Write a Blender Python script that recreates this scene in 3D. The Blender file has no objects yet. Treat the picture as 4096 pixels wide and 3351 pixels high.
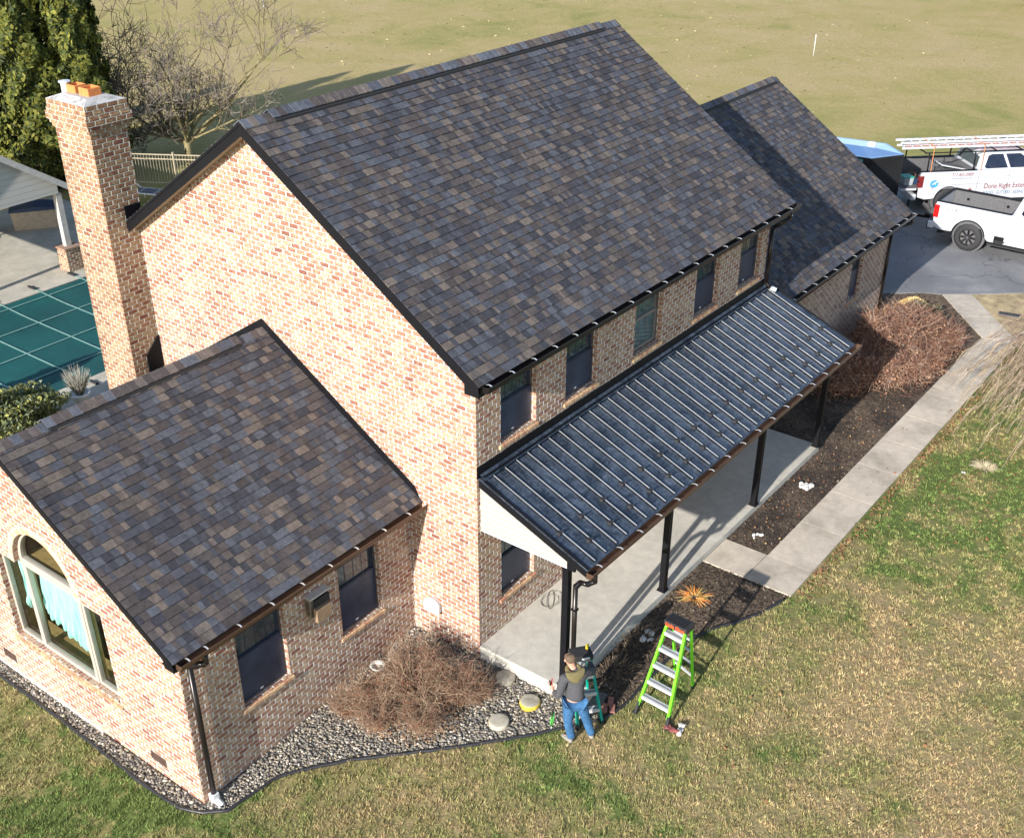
import bpy, bmesh, math, random
import numpy as np
from mathutils import Vector, Matrix
from mathutils.geometry import tessellate_polygon
random.seed(7); RS = np.random.RandomState(11)
sc = bpy.context.scene
C = sc.collection
R = math.radians

# ------------------------------------------------------------------ camera
cam_d = bpy.data.cameras.new("camera"); cam = bpy.data.objects.new("camera", cam_d); C.objects.link(cam)
yaw, pitch, roll = R(37.435), R(31.407), R(-0.02)
fw = Vector((math.cos(yaw)*math.cos(pitch), math.sin(yaw)*math.cos(pitch), -math.sin(pitch)))
rt = fw.cross(Vector((0, 0, 1))).normalized(); up = rt.cross(fw)
rr = rt*math.cos(roll)+up*math.sin(roll); uu = -rt*math.sin(roll)+up*math.cos(roll)
CAM = Vector((-11.462, -9.386, 12.508))
cam.matrix_world = Matrix(((rr.x, uu.x, -fw.x, CAM.x), (rr.y, uu.y, -fw.y, CAM.y), (rr.z, uu.z, -fw.z, CAM.z), (0, 0, 0, 1)))
cam_d.sensor_width = 36; cam_d.lens = 4549.474/4096*36
cam_d.shift_x = 0.00337; cam_d.shift_y = 0.0500
cam_d.clip_end = 2000; cam_d.clip_start = 0.5
sc.camera = cam
# ------------------------------------------------------------------ light
SUN = Vector((2.43, 0.26, -1)).normalized()
w = bpy.data.worlds.new("World"); sc.world = w; w.use_nodes = True
nt = w.node_tree; bg = nt.nodes["Background"]
sky = nt.nodes.new("ShaderNodeTexSky"); sky.sky_type = 'NISHITA'; sky.sun_disc = False
sky.sun_elevation = math.asin(-SUN.z); sky.sun_rotation = math.atan2(-SUN.x, -SUN.y)
sky.altitude = 100; sky.air_density = 1; sky.dust_density = 0.6; sky.ozone_density = 1
nt.links.new(sky.outputs[0], bg.inputs[0]); bg.inputs[1].default_value = 0.125
sl = bpy.data.lights.new("sun", 'SUN'); sl.energy = 4.8; sl.angle = R(0.55); sl.color = (1, .955, .885)
so = bpy.data.objects.new("sun", sl); C.objects.link(so); so.rotation_euler = SUN.to_track_quat('-Z', 'Y').to_euler(); so.location = (0, 0, 60)
sc.view_settings.view_transform = 'Standard'; sc.view_settings.look = 'None'
sc.view_settings.exposure = 0.82; sc.view_settings.gamma = 1

# ------------------------------------------------------------------ node helpers
class NT:
    def __init__(s, name):
        s.m = bpy.data.materials.new(name); s.m.use_nodes = True; s.t = s.m.node_tree
        s.b = s.t.nodes["Principled BSDF"]
    def n(s, typ, ins=None, **kw):
        nd = s.t.nodes.new("ShaderNode"+typ)
        for k, v in kw.items(): setattr(nd, k, v)
        for k, v in (ins or {}).items(): s.set(nd.inputs[k], v)
        return nd
    def set(s, sock, v):
        if isinstance(v, bpy.types.NodeSocket): s.t.links.new(v, sock)
        elif isinstance(v, bpy.types.Node): s.t.links.new(v.outputs[0], sock)
        else: sock.default_value = v
    def math(s, op, a, b=None, c=None):
        nd = s.n("Math", operation=op); s.set(nd.inputs[0], a)
        if b is not None: s.set(nd.inputs[1], b)
        if c is not None: s.set(nd.inputs[2], c)
        return nd.outputs[0]
    def noise(s, vec, scale, detail=3, rough=.5, dist=0):
        return s.n("TexNoise", {'Vector': vec, 'Scale': scale, 'Detail': detail, 'Roughness': rough, 'Distortion': dist}).outputs[0]
    def ramp(s, fac, stops, interp='LINEAR'):
        r = s.n("ValToRGB"); r.color_ramp.interpolation = interp; e = r.color_ramp.elements
        while len(e) > 1: e.remove(e[-1])
        e[0].position = stops[0][0]; e[0].color = col4(stops[0][1])
        for p, c in stops[1:]:
            q = e.new(p); q.color = col4(c)
        s.set(r.inputs[0], fac); return r.outputs[0]
    def mix(s, f, a, b, mode='MIX'):
        nd = s.n("Mix", data_type='RGBA', blend_type=mode); s.set(nd.inputs[0], f); s.set(nd.inputs[6], col4(a)); s.set(nd.inputs[7], col4(b)); return nd.outputs[2]
    def bump(s, h, dist=.01, strength=1, normal=None):
        nd = s.n("Bump", {'Height': h, 'Distance': dist, 'Strength': strength})
        if normal is not None: s.set(nd.inputs['Normal'], normal)
        return nd.outputs[0]
    def obj(s): return s.n("TexCoord").outputs['Object']
    def pos(s): return s.n("NewGeometry").outputs['Position']
def col4(c):
    if isinstance(c, (bpy.types.NodeSocket, bpy.types.Node)): return c
    return (c[0], c[1], c[2], 1) if len(c) == 3 else c

def simple(name, col, rough=.6, metal=0, var=.15, vscale=8, bump=0, bscale=60, spec=.5, coat=0):
    m = NT(name); o = m.pos()
    n = m.noise(o, vscale, 4, .6)
    hi = tuple(min(1, c*(1+var)) for c in col); lo = tuple(c*(1-var) for c in col)
    m.set(m.b.inputs['Base Color'], m.ramp(n, [(.3, lo), (.7, hi)]))
    m.b.inputs['Roughness'].default_value = rough; m.b.inputs['Metallic'].default_value = metal
    m.b.inputs['Specular IOR Level'].default_value = spec
    if coat: m.b.inputs['Coat Weight'].default_value = coat; m.b.inputs['Coat Roughness'].default_value = .08
    if bump: m.set(m.b.inputs['Normal'], m.bump(m.noise(o, bscale, 3), bump))
    return m.m
def attr_mat(name, rough=.8, nscale=60, amt=.35, bump=0, spec=.3, trans=0, nscale2=None):
    m = NT(name); a = m.n("Attribute", attribute_name="Col").outputs['Color']; o = m.pos()
    f = m.ramp(m.noise(o, nscale, 3, .7), [(.3, (1-amt,)*3), (.7, (1+amt,)*3)])
    c = m.mix(1, a, f, 'MULTIPLY')
    if nscale2: c = m.mix(1, c, m.ramp(m.noise(o, nscale2, 3, .6), [(.35, (.8,)*3), (.65, (1.18,)*3)]), 'MULTIPLY')
    m.set(m.b.inputs['Base Color'], c); m.b.inputs['Roughness'].default_value = rough; m.b.inputs['Specular IOR Level'].default_value = spec
    if bump: m.set(m.b.inputs['Normal'], m.bump(m.noise(o, nscale, 3), bump))
    if trans:
        m.b.inputs['Transmission Weight'].default_value = 0
        tr = m.n("BsdfTranslucent"); m.set(tr.inputs[0], c); mx = m.n("MixShader", {0: trans}); m.set(mx.inputs[1], m.b.outputs[0]); m.set(mx.inputs[2], tr.outputs[0])
        m.set(m.t.nodes['Material Output'].inputs[0], mx.outputs[0])
    return m.m

def brick_mat(name, bw=.206, bh=.081, mort=.0155, dark=1.0):
    m = NT(name); P = m.pos(); sp = m.n("SeparateXYZ", {0: P}); nm = m.n("SeparateXYZ", {0: m.n("NewGeometry").outputs['True Normal']})
    isx = m.math('GREATER_THAN', m.math('ABSOLUTE', nm.outputs[0]), .5)
    u = m.math('ADD', m.math('MULTIPLY', sp.outputs[1], isx), m.math('MULTIPLY', sp.outputs[0], m.math('SUBTRACT', 1, isx)))
    isz = m.math('GREATER_THAN', m.math('ABSOLUTE', nm.outputs[2]), .7)
    v = m.math('ADD', m.math('MULTIPLY', sp.outputs[1], isz), m.math('MULTIPLY', sp.outputs[2], m.math('SUBTRACT', 1, isz)))
    wob = m.noise(P, 14, 2); wob2 = m.noise(P, 33, 2)
    u = m.math('ADD', u, m.math('MULTIPLY', m.math('SUBTRACT', wob, .5), .016))
    v = m.math('ADD', v, m.math('MULTIPLY', m.math('SUBTRACT', wob2, .5), .012))
    vr = m.math('DIVIDE', m.math('ADD', v, 10.0), bh); row = m.math('FLOOR', vr); fv = m.math('SUBTRACT', vr, row)
    ur = m.math('ADD', m.math('DIVIDE', m.math('ADD', u, 20.0), bw), m.math('MULTIPLY', m.math('MODULO', row, 2), .5))
    ur = m.math('ADD', ur, m.math('MULTIPLY', m.n("TexWhiteNoise", {'W': row}, noise_dimensions='1D').outputs[0], .12))
    colm = m.math('FLOOR', ur); fu = m.math('SUBTRACT', ur, colm)
    du = m.math('MULTIPLY', m.math('MINIMUM', fu, m.math('SUBTRACT', 1, fu)), bw)
    dv = m.math('MULTIPLY', m.math('MINIMUM', fv, m.math('SUBTRACT', 1, fv)), bh)
    # rounded brick corners
    a = m.math('MAXIMUM', m.math('SUBTRACT', .022, du), 0); b = m.math('MAXIMUM', m.math('SUBTRACT', .016, dv), 0)
    q = m.math('SQRT', m.math('ADD', m.math('MULTIPLY', a, a), m.math('MULTIPLY', b, b)))
    jit = m.math('MULTIPLY', m.math('SUBTRACT', m.noise(P, 60, 3), .5), .006)
    d = m.math('ADD', m.math('SUBTRACT', .016, q), jit)   # distance into the brick
    fac = m.n("MapRange", {0: d, 1: mort*.5-.0035+.0012, 2: mort*.5+.0012}).outputs[0]
    idv = m.n("CombineXYZ", {0: colm, 1: row, 2: isx}).outputs[0]
    wn = m.n("TexWhiteNoise", {'Vector': idv}, noise_dimensions='3D')
    base = m.ramp(wn.outputs[0], [(0, (.40, .205, .14)), (.2, (.50, .295, .20)), (.42, (.57, .38, .255)), (.6, (.60, .44, .29)), (.76, (.57, .46, .33)), (.86, (.44, .23, .16)), (1, (.27, .105, .08))])
    # flashing of colour inside one brick, offset per brick
    off = m.n("VectorMath", {0: P, 1: m.n("VectorMath", {0: wn.outputs[1], 3: 8.0}, operation='SCALE').outputs[0]}, operation='ADD').outputs[0]
    st = m.noise(off, 15, 3, .6, 1.2)
    dk = m.mix(m.ramp(st, [(.45, (0, 0, 0)), (.57, (1, 1, 1))]), base, m.mix(.64, base, (.25, .09, .06)))
    pale = m.mix(m.ramp(m.noise(off, 9, 2, .5, 2), [(.52, (0, 0, 0)), (.66, (1, 1, 1))]), dk, m.mix(.5, dk, (.62, .49, .32)))
    rim = m.n("MapRange", {0: d, 1: mort*.5, 2: mort*.5+.006}).outputs[0]
    pale = m.mix(rim, m.mix(.7, pale, (.16, .06, .04)), pale)
    spk = m.mix(m.ramp(m.noise(P, 140, 2, .8), [(.6, (0, 0, 0)), (.75, (.55,)*3)]), pale, (.70, .62, .52))
    mo = m.ramp(m.noise(P, 25, 3, .7), [(.3, (.74, .72, .68)), (.7, (.86, .85, .82))])
    c = m.mix(fac, mo, spk)
    sta = m.ramp(m.noise(P, 1.3, 4, .6), [(.36, (.84, .82, .80)), (.6, (1.04, 1.03, 1.02))])
    c = m.mix(1, c, sta, 'MULTIPLY')
    if dark != 1: c = m.mix(1, c, (dark*.98, dark*.97, dark*.86), 'MULTIPLY')
    c = m.mix(1, c, (.90, .88, .87), 'MULTIPLY'); m.set(m.b.inputs['Base Color'], c); m.b.inputs['Roughness'].default_value = .88; m.b.inputs['Specular IOR Level'].default_value = .25
    h = m.math('ADD', m.math('MULTIPLY', m.n("MapRange", {0: d, 1: 0.0, 2: .014}).outputs[0], 1), m.math('MULTIPLY', m.noise(P, 70, 4, .7), .35))
    m.set(m.b.inputs['Normal'], m.bump(h, .013))
    return m.m

def GZ(x, y):
    if x < 0: f = -.28-.068*(-x)
    elif x < 3.5: f = -.28+.13*x/3.5
    else: f = -.15
    f = max(f, -1.1)
    b = -.46 if x < 10 else (-.46+.31*(x-10)/8 if x < 18 else -.15)
    t = min(1, max(0, (y-8.5)/3)); t = t*t*(3-2*t)
    return f*(1-t)+b*t

def lawn_color(m, P):
    """dead tan winter grass with green patches; the same pattern on soil and blades"""
    sp = m.n("SeparateXYZ", {0: P})
    d2 = m.n("VectorMath", {0: P, 1: (14., 18., 0.)}, operation='DISTANCE').outputs['Value']
    big = m.noise(P, .16, 3, .5); mid = m.noise(P, .85, 4, .62, .6); sm = m.noise(P, 5.5, 4, .68, .8)
    # sweep of lusher turf beside the walk, and along the gravel edging
    g1 = m.n("MapRange", {0: m.n("VectorMath", {0: P, 1: (11.5, -5.0, -.1)}, operation='DISTANCE').outputs['Value'], 1: 6.5, 2: 1.5, 3: 0., 4: .15}).outputs[0]
    g2 = m.n("MapRange", {0: m.n("VectorMath", {0: P, 1: (-5.7, 3.2, -.6)}, operation='DISTANCE').outputs['Value'], 1: 3.2, 2: .6, 3: 0., 4: .075}).outputs[0]
    t1 = m.n("MapRange", {0: m.n("VectorMath", {0: P, 1: (2.8, -7.2, -.1)}, operation='DISTANCE').outputs['Value'], 1: 4.5, 2: 1.0, 3: 0., 4: -.045}).outputs[0]
    s = m.math('ADD', m.math('MULTIPLY', big, .55), m.math('MULTIPLY', mid, .75)); s = m.math('ADD', s, m.math('MULTIPLY', sm, .42))
    s = m.math('ADD', m.math('ADD', s, g1), m.math('ADD', g2, t1))
    near = m.ramp(s, [(.66, (.50, .38, .245)), (.80, (.44, .355, .215)), (.90, (.34, .31, .16)), (1.02, (.245, .27, .115)), (1.16, (.165, .225, .08))])
    f2 = m.math('ADD', m.math('MULTIPLY', m.noise(P, .045, 3, .5), .55), m.math('MULTIPLY', m.noise(P, .3, 5, .68, .5), .7))
    dc = m.n("VectorMath", {0: P, 1: (-11.5, -9.4, 0.)}, operation='DISTANCE').outputs['Value']
    f2 = m.math('ADD', f2, m.n("MapRange", {0: dc, 1: 38., 2: 66., 3: .075, 4: -.07}).outputs[0])
    far = m.ramp(f2, [(.46, (.60, .48, .29)), (.60, (.53, .445, .225)), (.71, (.42, .39, .17)), (.83, (.29, .325, .11))])
    fy = m.n("MapRange", {0: m.math('ADD', m.math('MULTIPLY', sp.outputs[0], .55), m.math('MULTIPLY', sp.outputs[1], .83)), 1: 9., 2: 14.}).outputs[0]
    c = m.mix(fy, near, far)
    # pale straw streaks across the field
    wv = m.n("VectorMath", {0: P, 1: (.12, .55, 1.)}, operation='MULTIPLY').outputs[0]
    stn = m.ramp(m.noise(wv, .55, 5, .7, .4), [(.60, (0, 0, 0)), (.70, (.75,)*3)])
    c = m.mix(m.math('MULTIPLY', fy, m.n("RGBToBW", {0: stn})), c, (.52, .44, .26))
    c = m.mix(1, c, (.86, .83, .70), 'MULTIPLY')
    return c
def lawn_mat():
    m = NT("lawn_soil"); P = m.pos(); c = lawn_color(m, P)
    k = m.ramp(m.noise(P, 26, 5, .75, .5), [(.28, (.45,)*3), (.52, (.85,)*3), (.74, (1.3,)*3)])
    c = m.mix(1, c, k, 'MULTIPLY')
    m.set(m.b.inputs['Base Color'], c); m.b.inputs['Roughness'].default_value = .95; m.b.inputs['Specular IOR Level'].default_value = .1
    h = m.math('ADD', m.noise(P, 18, 4, .8), m.math('MULTIPLY', m.noise(P, 3.2, 3, .6), 1.2))
    m.set(m.b.inputs['Normal'], m.bump(h, .03)); return m.m
def blade_mat():
    m = NT("grass_blades"); P = m.pos(); c = lawn_color(m, P); a = m.n("Attribute", attribute_name="Col").outputs['Color']
    c = m.mix(1, c, a, 'MULTIPLY')
    m.set(m.b.inputs['Base Color'], c); m.b.inputs['Roughness'].default_value = .8; m.b.inputs['Specular IOR Level'].default_value = .15
    return m.m
def concrete_mat(name, col=(.50, .475, .42), stain=.35, sc_=1.0, edge=(.35, .33, .2)):
    m = NT(name); P = m.pos()
    n1 = m.noise(P, 1.1*sc_, 5, .65, .3); n2 = m.noise(P, 7*sc_, 5, .7); n3 = m.noise(P, 120, 3, .8)
    lo = tuple(c*(1-stain) for c in col); c = m.ramp(n1, [(.32, lo), (.55, col), (.75, tuple(min(1, c*1.12) for c in col))])
    c = m.mix(1, c, m.ramp(n2, [(.3, (.84,)*3), (.65, (1.06,)*3)]), 'MULTIPLY')
    c = m.mix(1, c, m.ramp(n3, [(.3, (.80,)*3), (.7, (1.14,)*3)]), 'MULTIPLY')
    m.set(m.b.inputs['Base Color'], c); m.b.inputs['Roughness'].default_value = .9; m.b.inputs['Specular IOR Level'].default_value = .25
    m.set(m.b.inputs['Normal'], m.bump(n3, .002)); return m.m
def asphalt_mat():
    m = NT("asphalt"); P = m.pos()
    n1 = m.noise(P, .5, 5, .65, .5); sp = m.noise(P, 90, 3, .8)
    c = m.ramp(n1, [(.35, (.155, .155, .165)), (.55, (.20, .20, .21)), (.7, (.285, .28, .28))])
    c = m.mix(1, c, m.ramp(sp, [(.3, (.7,)*3), (.7, (1.25,)*3)]), 'MULTIPLY')
    vo = m.n("TexVoronoi", {'Vector': m.n("VectorMath", {0: P, 1: m.n("VectorMath", {0: m.n("TexNoise", {'Vector': P, 'Scale': 1.5}).outputs[1], 3: 1.2}, operation='SCALE').outputs[0]}, operation='ADD').outputs[0], 'Scale': .33}, feature='DISTANCE_TO_EDGE').outputs[0]
    c = m.mix(m.ramp(vo, [(0, (.8,)*3), (.004, (.5,)*3), (.008, (0, 0, 0))]), c, (.05, .05, .05))
    m.set(m.b.inputs['Base Color'], c); m.b.inputs['Roughness'].default_value = .85
    m.set(m.b.inputs['Normal'], m.bump(sp, .006)); return m.m
def mulch_mat():
    m = NT("mulch"); P = m.pos(); n = m.noise(P, 38, 5, .8, .6); b = m.noise(P, 1.0, 4, .6, .4)
    dk = m.ramp(n, [(.3, (.018, .014, .012)), (.5, (.065, .050, .042)), (.68, (.17, .135, .11)), (.78, (.30, .25, .21))])
    tn = m.ramp(n, [(.3, (.09, .065, .045)), (.6, (.22, .165, .12)), (.75, (.36, .29, .21))])
    P3 = m.n("VectorMath", {0: P, 1: (3.2, -2.3, -.1)}, operation='DISTANCE').outputs['Value']
    P4 = m.n("VectorMath", {0: P, 1: (18.5, -1.3, -.1)}, operation='DISTANCE').outputs['Value']
    f = m.math('MAXIMUM', m.n("MapRange", {0: P3, 1: 1.5, 2: .5, 3: 0., 4: .34}).outputs[0], m.n("MapRange", {0: P4, 1: 3.0, 2: 1.2, 3: 0., 4: .22}).outputs[0])
    fac = m.ramp(m.math('ADD', b, f), [(.43, (0, 0, 0)), (.62, (.9, .9, .9))])
    m.set(m.b.inputs['Base Color'], m.mix(fac, dk, tn)); m.b.inputs['Roughness'].default_value = .95; m.b.inputs['Specular IOR Level'].default_value = .15
    m.set(m.b.inputs['Normal'], m.bump(n, .03)); return m.m
def siding_mat(name, col, pitch=.11):
    m = NT(name); P = m.pos(); z = m.n("SeparateXYZ", {0: P}).outputs[2]
    f = m.math('FRACT', m.math('DIVIDE', m.math('ADD', z, 10.), pitch))
    c = m.ramp(f, [(0, tuple(x*.45 for x in col)), (.07, col), (.96, col), (1, tuple(x*.9 for x in col))])
    m.set(m.b.inputs['Base Color'], c); m.b.inputs['Roughness'].default_value = .45
    m.set(m.b.inputs['Normal'], m.bump(m.math('SUBTRACT', 1, f), .014)); return m.m
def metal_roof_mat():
    m = NT("sky_tinted_roof_metal"); P = m.pos()
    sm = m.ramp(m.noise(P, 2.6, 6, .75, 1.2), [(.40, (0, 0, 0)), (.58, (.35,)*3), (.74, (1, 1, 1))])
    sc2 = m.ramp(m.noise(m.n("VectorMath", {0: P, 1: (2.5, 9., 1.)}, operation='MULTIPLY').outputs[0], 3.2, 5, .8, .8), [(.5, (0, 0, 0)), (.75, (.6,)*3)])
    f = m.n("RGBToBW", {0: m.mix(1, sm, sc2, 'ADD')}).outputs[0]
    m.set(m.b.inputs['Base Color'], m.mix(f, (.022, .031, .048), (.14, .178, .24)))  # blue sky reflection and mottled film are mixed into the base colour
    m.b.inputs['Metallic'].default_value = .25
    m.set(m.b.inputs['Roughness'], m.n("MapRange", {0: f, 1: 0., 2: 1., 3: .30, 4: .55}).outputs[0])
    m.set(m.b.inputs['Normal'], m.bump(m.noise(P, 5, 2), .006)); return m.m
def glass_dark(name, a=(.016, .03, .045), b=(.05, .085, .10)):
    m = NT(name); P = m.pos()
    m.set(m.b.inputs['Base Color'], m.ramp(m.noise(P, 3.5, 4, .6, .6), [(.35, a), (.7, b)]))
    m.b.inputs['Roughness'].default_value = .06; m.b.inputs['Specular IOR Level'].default_value = .9
    return m.m
def glass_clear(name="clear_glass"):
    m = NT(name); gl = m.n("BsdfGlossy", {'Roughness': .02, 0: (1, 1, 1, 1)}); tr = m.n("BsdfTransparent", {0: (.86, .92, .90, 1)})
    fr = m.n("LayerWeight", {0: .22}); mx = m.n("MixShader"); m.set(mx.inputs[0], m.math('MULTIPLY', fr.outputs[0], .8)); m.set(mx.inputs[1], tr.outputs[0]); m.set(mx.inputs[2], gl.outputs[0])
    m.set(m.t.nodes['Material Output'].inputs[0], mx.outputs[0]); return m.m
def cover_mat():
    m = NT("pool_cover_fabric"); P = m.pos()
    c = m.ramp(m.noise(P, .5, 4, .5), [(.3, (.002, .058, .060)), (.7, (.004, .088, .086))])
    c = m.mix(1, c, m.ramp(m.noise(P, 160, 2, .8), [(.3, (.75,)*3), (.7, (1.2,)*3)]), 'MULTIPLY')
    m.set(m.b.inputs['Base Color'], c); m.b.inputs['Roughness'].default_value = .7
    m.set(m.b.inputs['Normal'], m.bump(m.noise(P, 1.2, 3), .05)); return m.m
def bark_mat(name, col):
    m = NT(name); P = m.pos(); n = m.noise(P, 20, 4, .7, .5)
    m.set(m.b.inputs['Base Color'], m.ramp(n, [(.3, tuple(c*.6 for c in col)), (.7, tuple(c*1.35 for c in col))])); m.b.inputs['Roughness'].default_value = .9
    m.set(m.b.inputs['Normal'], m.bump(n, .01)); return m.m

M = {}
M['brick'] = brick_mat("tumbled_brick"); M['chimney'] = brick_mat("weathered_chimney_brick", dark=.80)
M['sill'] = attr_mat("sill_brick", .9, 40, .25, .004); M['mortar'] = simple("mortar", (.66, .63, .58), .9)
M['shingle'] = attr_mat("asphalt_shingle", .93, 170, .30, .0015, .2, nscale2=16)
M['black'] = simple("black_trim", (.006, .006, .008), .55, 0, .2, 3, spec=.2); M['bronze'] = simple("sun_tinted_gutter_metal", (.12, .070, .046), .38, .35, .25, 2.2)  # gutter bronze lightened to stand in for the sun reflecting off it
M['bzblack'] = simple("black_gutter_metal", (.022, .018, .017), .30, .4, .2, 2)
M['strap'] = simple("bright_aluminium", (.80, .80, .80), .35, .5, .05)
M['metalroof'] = metal_roof_mat(); M['seam'] = simple("seam_highlight_metal", (.46, .47, .48), .35, .45, .1, 4)  # pale seam grey holds the reflection on the bent seam tops
M['siding'] = siding_mat("cream_siding", (.40, .375, .33), .105); M['white'] = simple("white_plastic", (.80, .80, .80), .4, 0, .04)
M['soffit'] = siding_mat("soffit_panel", (.50, .42, .30), .08)
M['beige'] = simple("taupe_frame", (.42, .375, .32), .45, 0, .06); M['dkframe'] = simple("dark_window_frame", (.030, .040, .066), .3, 0, .15); M['brnframe'] = simple("brown_casing", (.12, .095, .085), .45)
M['glassd'] = glass_dark("dark_window_glass"); M['glassg'] = glass_dark("green_tinted_glass", (.035, .08, .09), (.09, .17, .18)); M['glass'] = glass_clear()
M['screen'] = simple("insect_screen", (.026, .042, .085), .40, .1, .35, 3)
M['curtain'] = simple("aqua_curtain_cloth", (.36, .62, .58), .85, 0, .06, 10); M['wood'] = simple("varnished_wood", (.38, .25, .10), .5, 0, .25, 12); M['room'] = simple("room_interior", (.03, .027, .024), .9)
M['conc'] = concrete_mat("porch_concrete", (.56, .525, .46), .14, .7); M['walk'] = concrete_mat("walk_concrete", (.56, .485, .395), .28, .8); M['deck'] = concrete_mat("deck_concrete", (.50, .46, .38), .25, .5); M['crown'] = concrete_mat("crown_mortar", (.50, .49, .48), .5, 8)
M['terra'] = simple("terracotta", (.62, .21, .06), .7, 0, .12, 12); M['asphalt'] = asphalt_mat(); M['mulch'] = mulch_mat()
M['lawn'] = lawn_mat(); M['blade'] = blade_mat(); M['leafattr'] = attr_mat("leaf_scraps", .85, 30, .2); M['pebble'] = attr_mat("river_pebbles", .65, 50, .25)
M['foliage'] = attr_mat("evergreen_foliage", .7, 5, .25, trans=.25); M['twig'] = attr_mat("twigs", .9, 20, .25); M['bark'] = bark_mat("grey_bark", (.20, .165, .125)); M['bark2'] = bark_mat("mossy_bark", (.24, .20, .10))
M['cover'] = cover_mat(); M['coverstrap'] = simple("cover_strap", (.20, .36, .33), .7); M['rubber'] = simple("rubber", (.022, .022, .024), .75, 0, .2, 30)
M['paint'] = simple("white_car_paint", (.50, .515, .55), .28, 0, .01, 2, coat=.6); M['carglass'] = glass_dark("tinted_car_glass", (.006, .008, .02), (.015, .018, .035)); M['chrome'] = simple("chrome", (.7, .7, .72), .15, 1, .05)
M['bedliner'] = simple("bedliner", (.10, .10, .105), .8, 0, .3, 40, .004); M['red'] = simple("red_lamp_lens", (.75, .012, .01), .15, 0, .2, 14, coat=.7); M['dkred'] = simple("dark_red_lamp", (.16, .02, .02), .2, 0, .3, 14, coat=.5)
M['trailer'] = simple("black_trailer_skin", (.018, .018, .019), .18, 0, .1, 1); M['trailerroof'] = simple("sky_tinted_aluminium", (.42, .54, .74), .22, .9, .06, 1)  # trailer roof aluminium coloured blue in place of its sky reflection
M['alu'] = simple("aluminium", (.72, .73, .75), .42, .35, .08, 6); M['green'] = simple("lime_fibreglass", (.16, .70, .02), .4, 0, .06); M['teal'] = simple("teal_fibreglass", (.0, .36, .27), .4, 0, .08); M['orange'] = simple("orange_red", (.78, .10, .03), .5); M['salmon'] = simple("orange_fibreglass", (.80, .22, .13), .5)
M['tan'] = simple("tan_plastic", (.40, .33, .255), .6); M['navy'] = simple("navy_plastic", (.02, .045, .10), .4); M['fence'] = simple("tan_aluminium", (.36, .31, .22), .5)
M['greysiding'] = siding_mat("grey_siding", (.46, .45, .42), .17)
M['skin'] = simple("skin", (.58, .31, .22), .55, 0, .08, 20); M['jacket'] = simple("grey_fleece", (.062, .062, .070), .9, 0, .25, 45, .004, 90); M['hood'] = simple("olive_hood", (.145, .12, .052), .9, 0, .15, 30); M['jeans'] = simple("blue_denim", (.035, .12, .26), .85, 0, .35, 16, .003, 80); M['hair'] = simple("short_brown_hair", (.13, .085, .055), .9, 0, .3, 60, .006, 200); M['shoe'] = simple("grey_shoe", (.25, .24, .21), .8)
M['limegreen'] = simple("lime_tube", (.12, .65, .10), .4); M['brown'] = simple("mauve_brick", (.28, .12, .09), .9, 0, .25, 20, .004); M['edging'] = simple("black_edging", (.025, .025, .03), .4, 0, .2, 6)
M['rock'] = simple("pale_rock", (.62, .60, .56), .85, 0, .3, 20, .01, 30); M['stone'] = concrete_mat("stepping_stone", (.46, .42, .34), .4, 3); M['yellow'] = simple("yellow_stain", (.55, .40, .04), .8, 0, .4, 12)
M['blue'] = simple("blue_cap", (.03, .16, .62), .4); M['brandred'] = simple("sign_brown_red", (.20, .045, .045), .5); M['signblue'] = simple("pale_blue_vinyl", (.52, .72, .80), .4); M['signnavy'] = simple("slate_blue_vinyl", (.10, .16, .24), .4); M['skyblue'] = simple("emblem_blue", (.05, .30, .66), .4)

# ------------------------------------------------------------------ mesh helpers
def link(name, me, mat=None, parent=None):
    o = bpy.data.objects.new(name, me); C.objects.link(o)
    if mat is not None: me.materials.append(mat if not isinstance(mat, str) else M[mat])
    if parent is not None: o.parent = parent; o.matrix_parent_inverse = Matrix()
    return o
def tag(o, label=None, cat=None, group=None, kind=None):
    if label: o['label'] = label
    if cat: o['category'] = cat
    if group: o['group'] = group
    if kind: o['kind'] = kind
    return o
def empty(name, loc=(0, 0, 0), rz=0, **kw):
    o = bpy.data.objects.new(name, None); C.objects.link(o); o.location = loc; o.rotation_euler = (0, 0, rz); o.empty_display_size = .2
    return tag(o, **kw)
def kids(o): return [c for c in bpy.data.objects if c.parent == o]
def copy_tree(o, parent=None):
    c = o.copy(); C.objects.link(c); c.parent = parent
    for ch in kids(o): copy_tree(ch, c)
    return c
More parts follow.
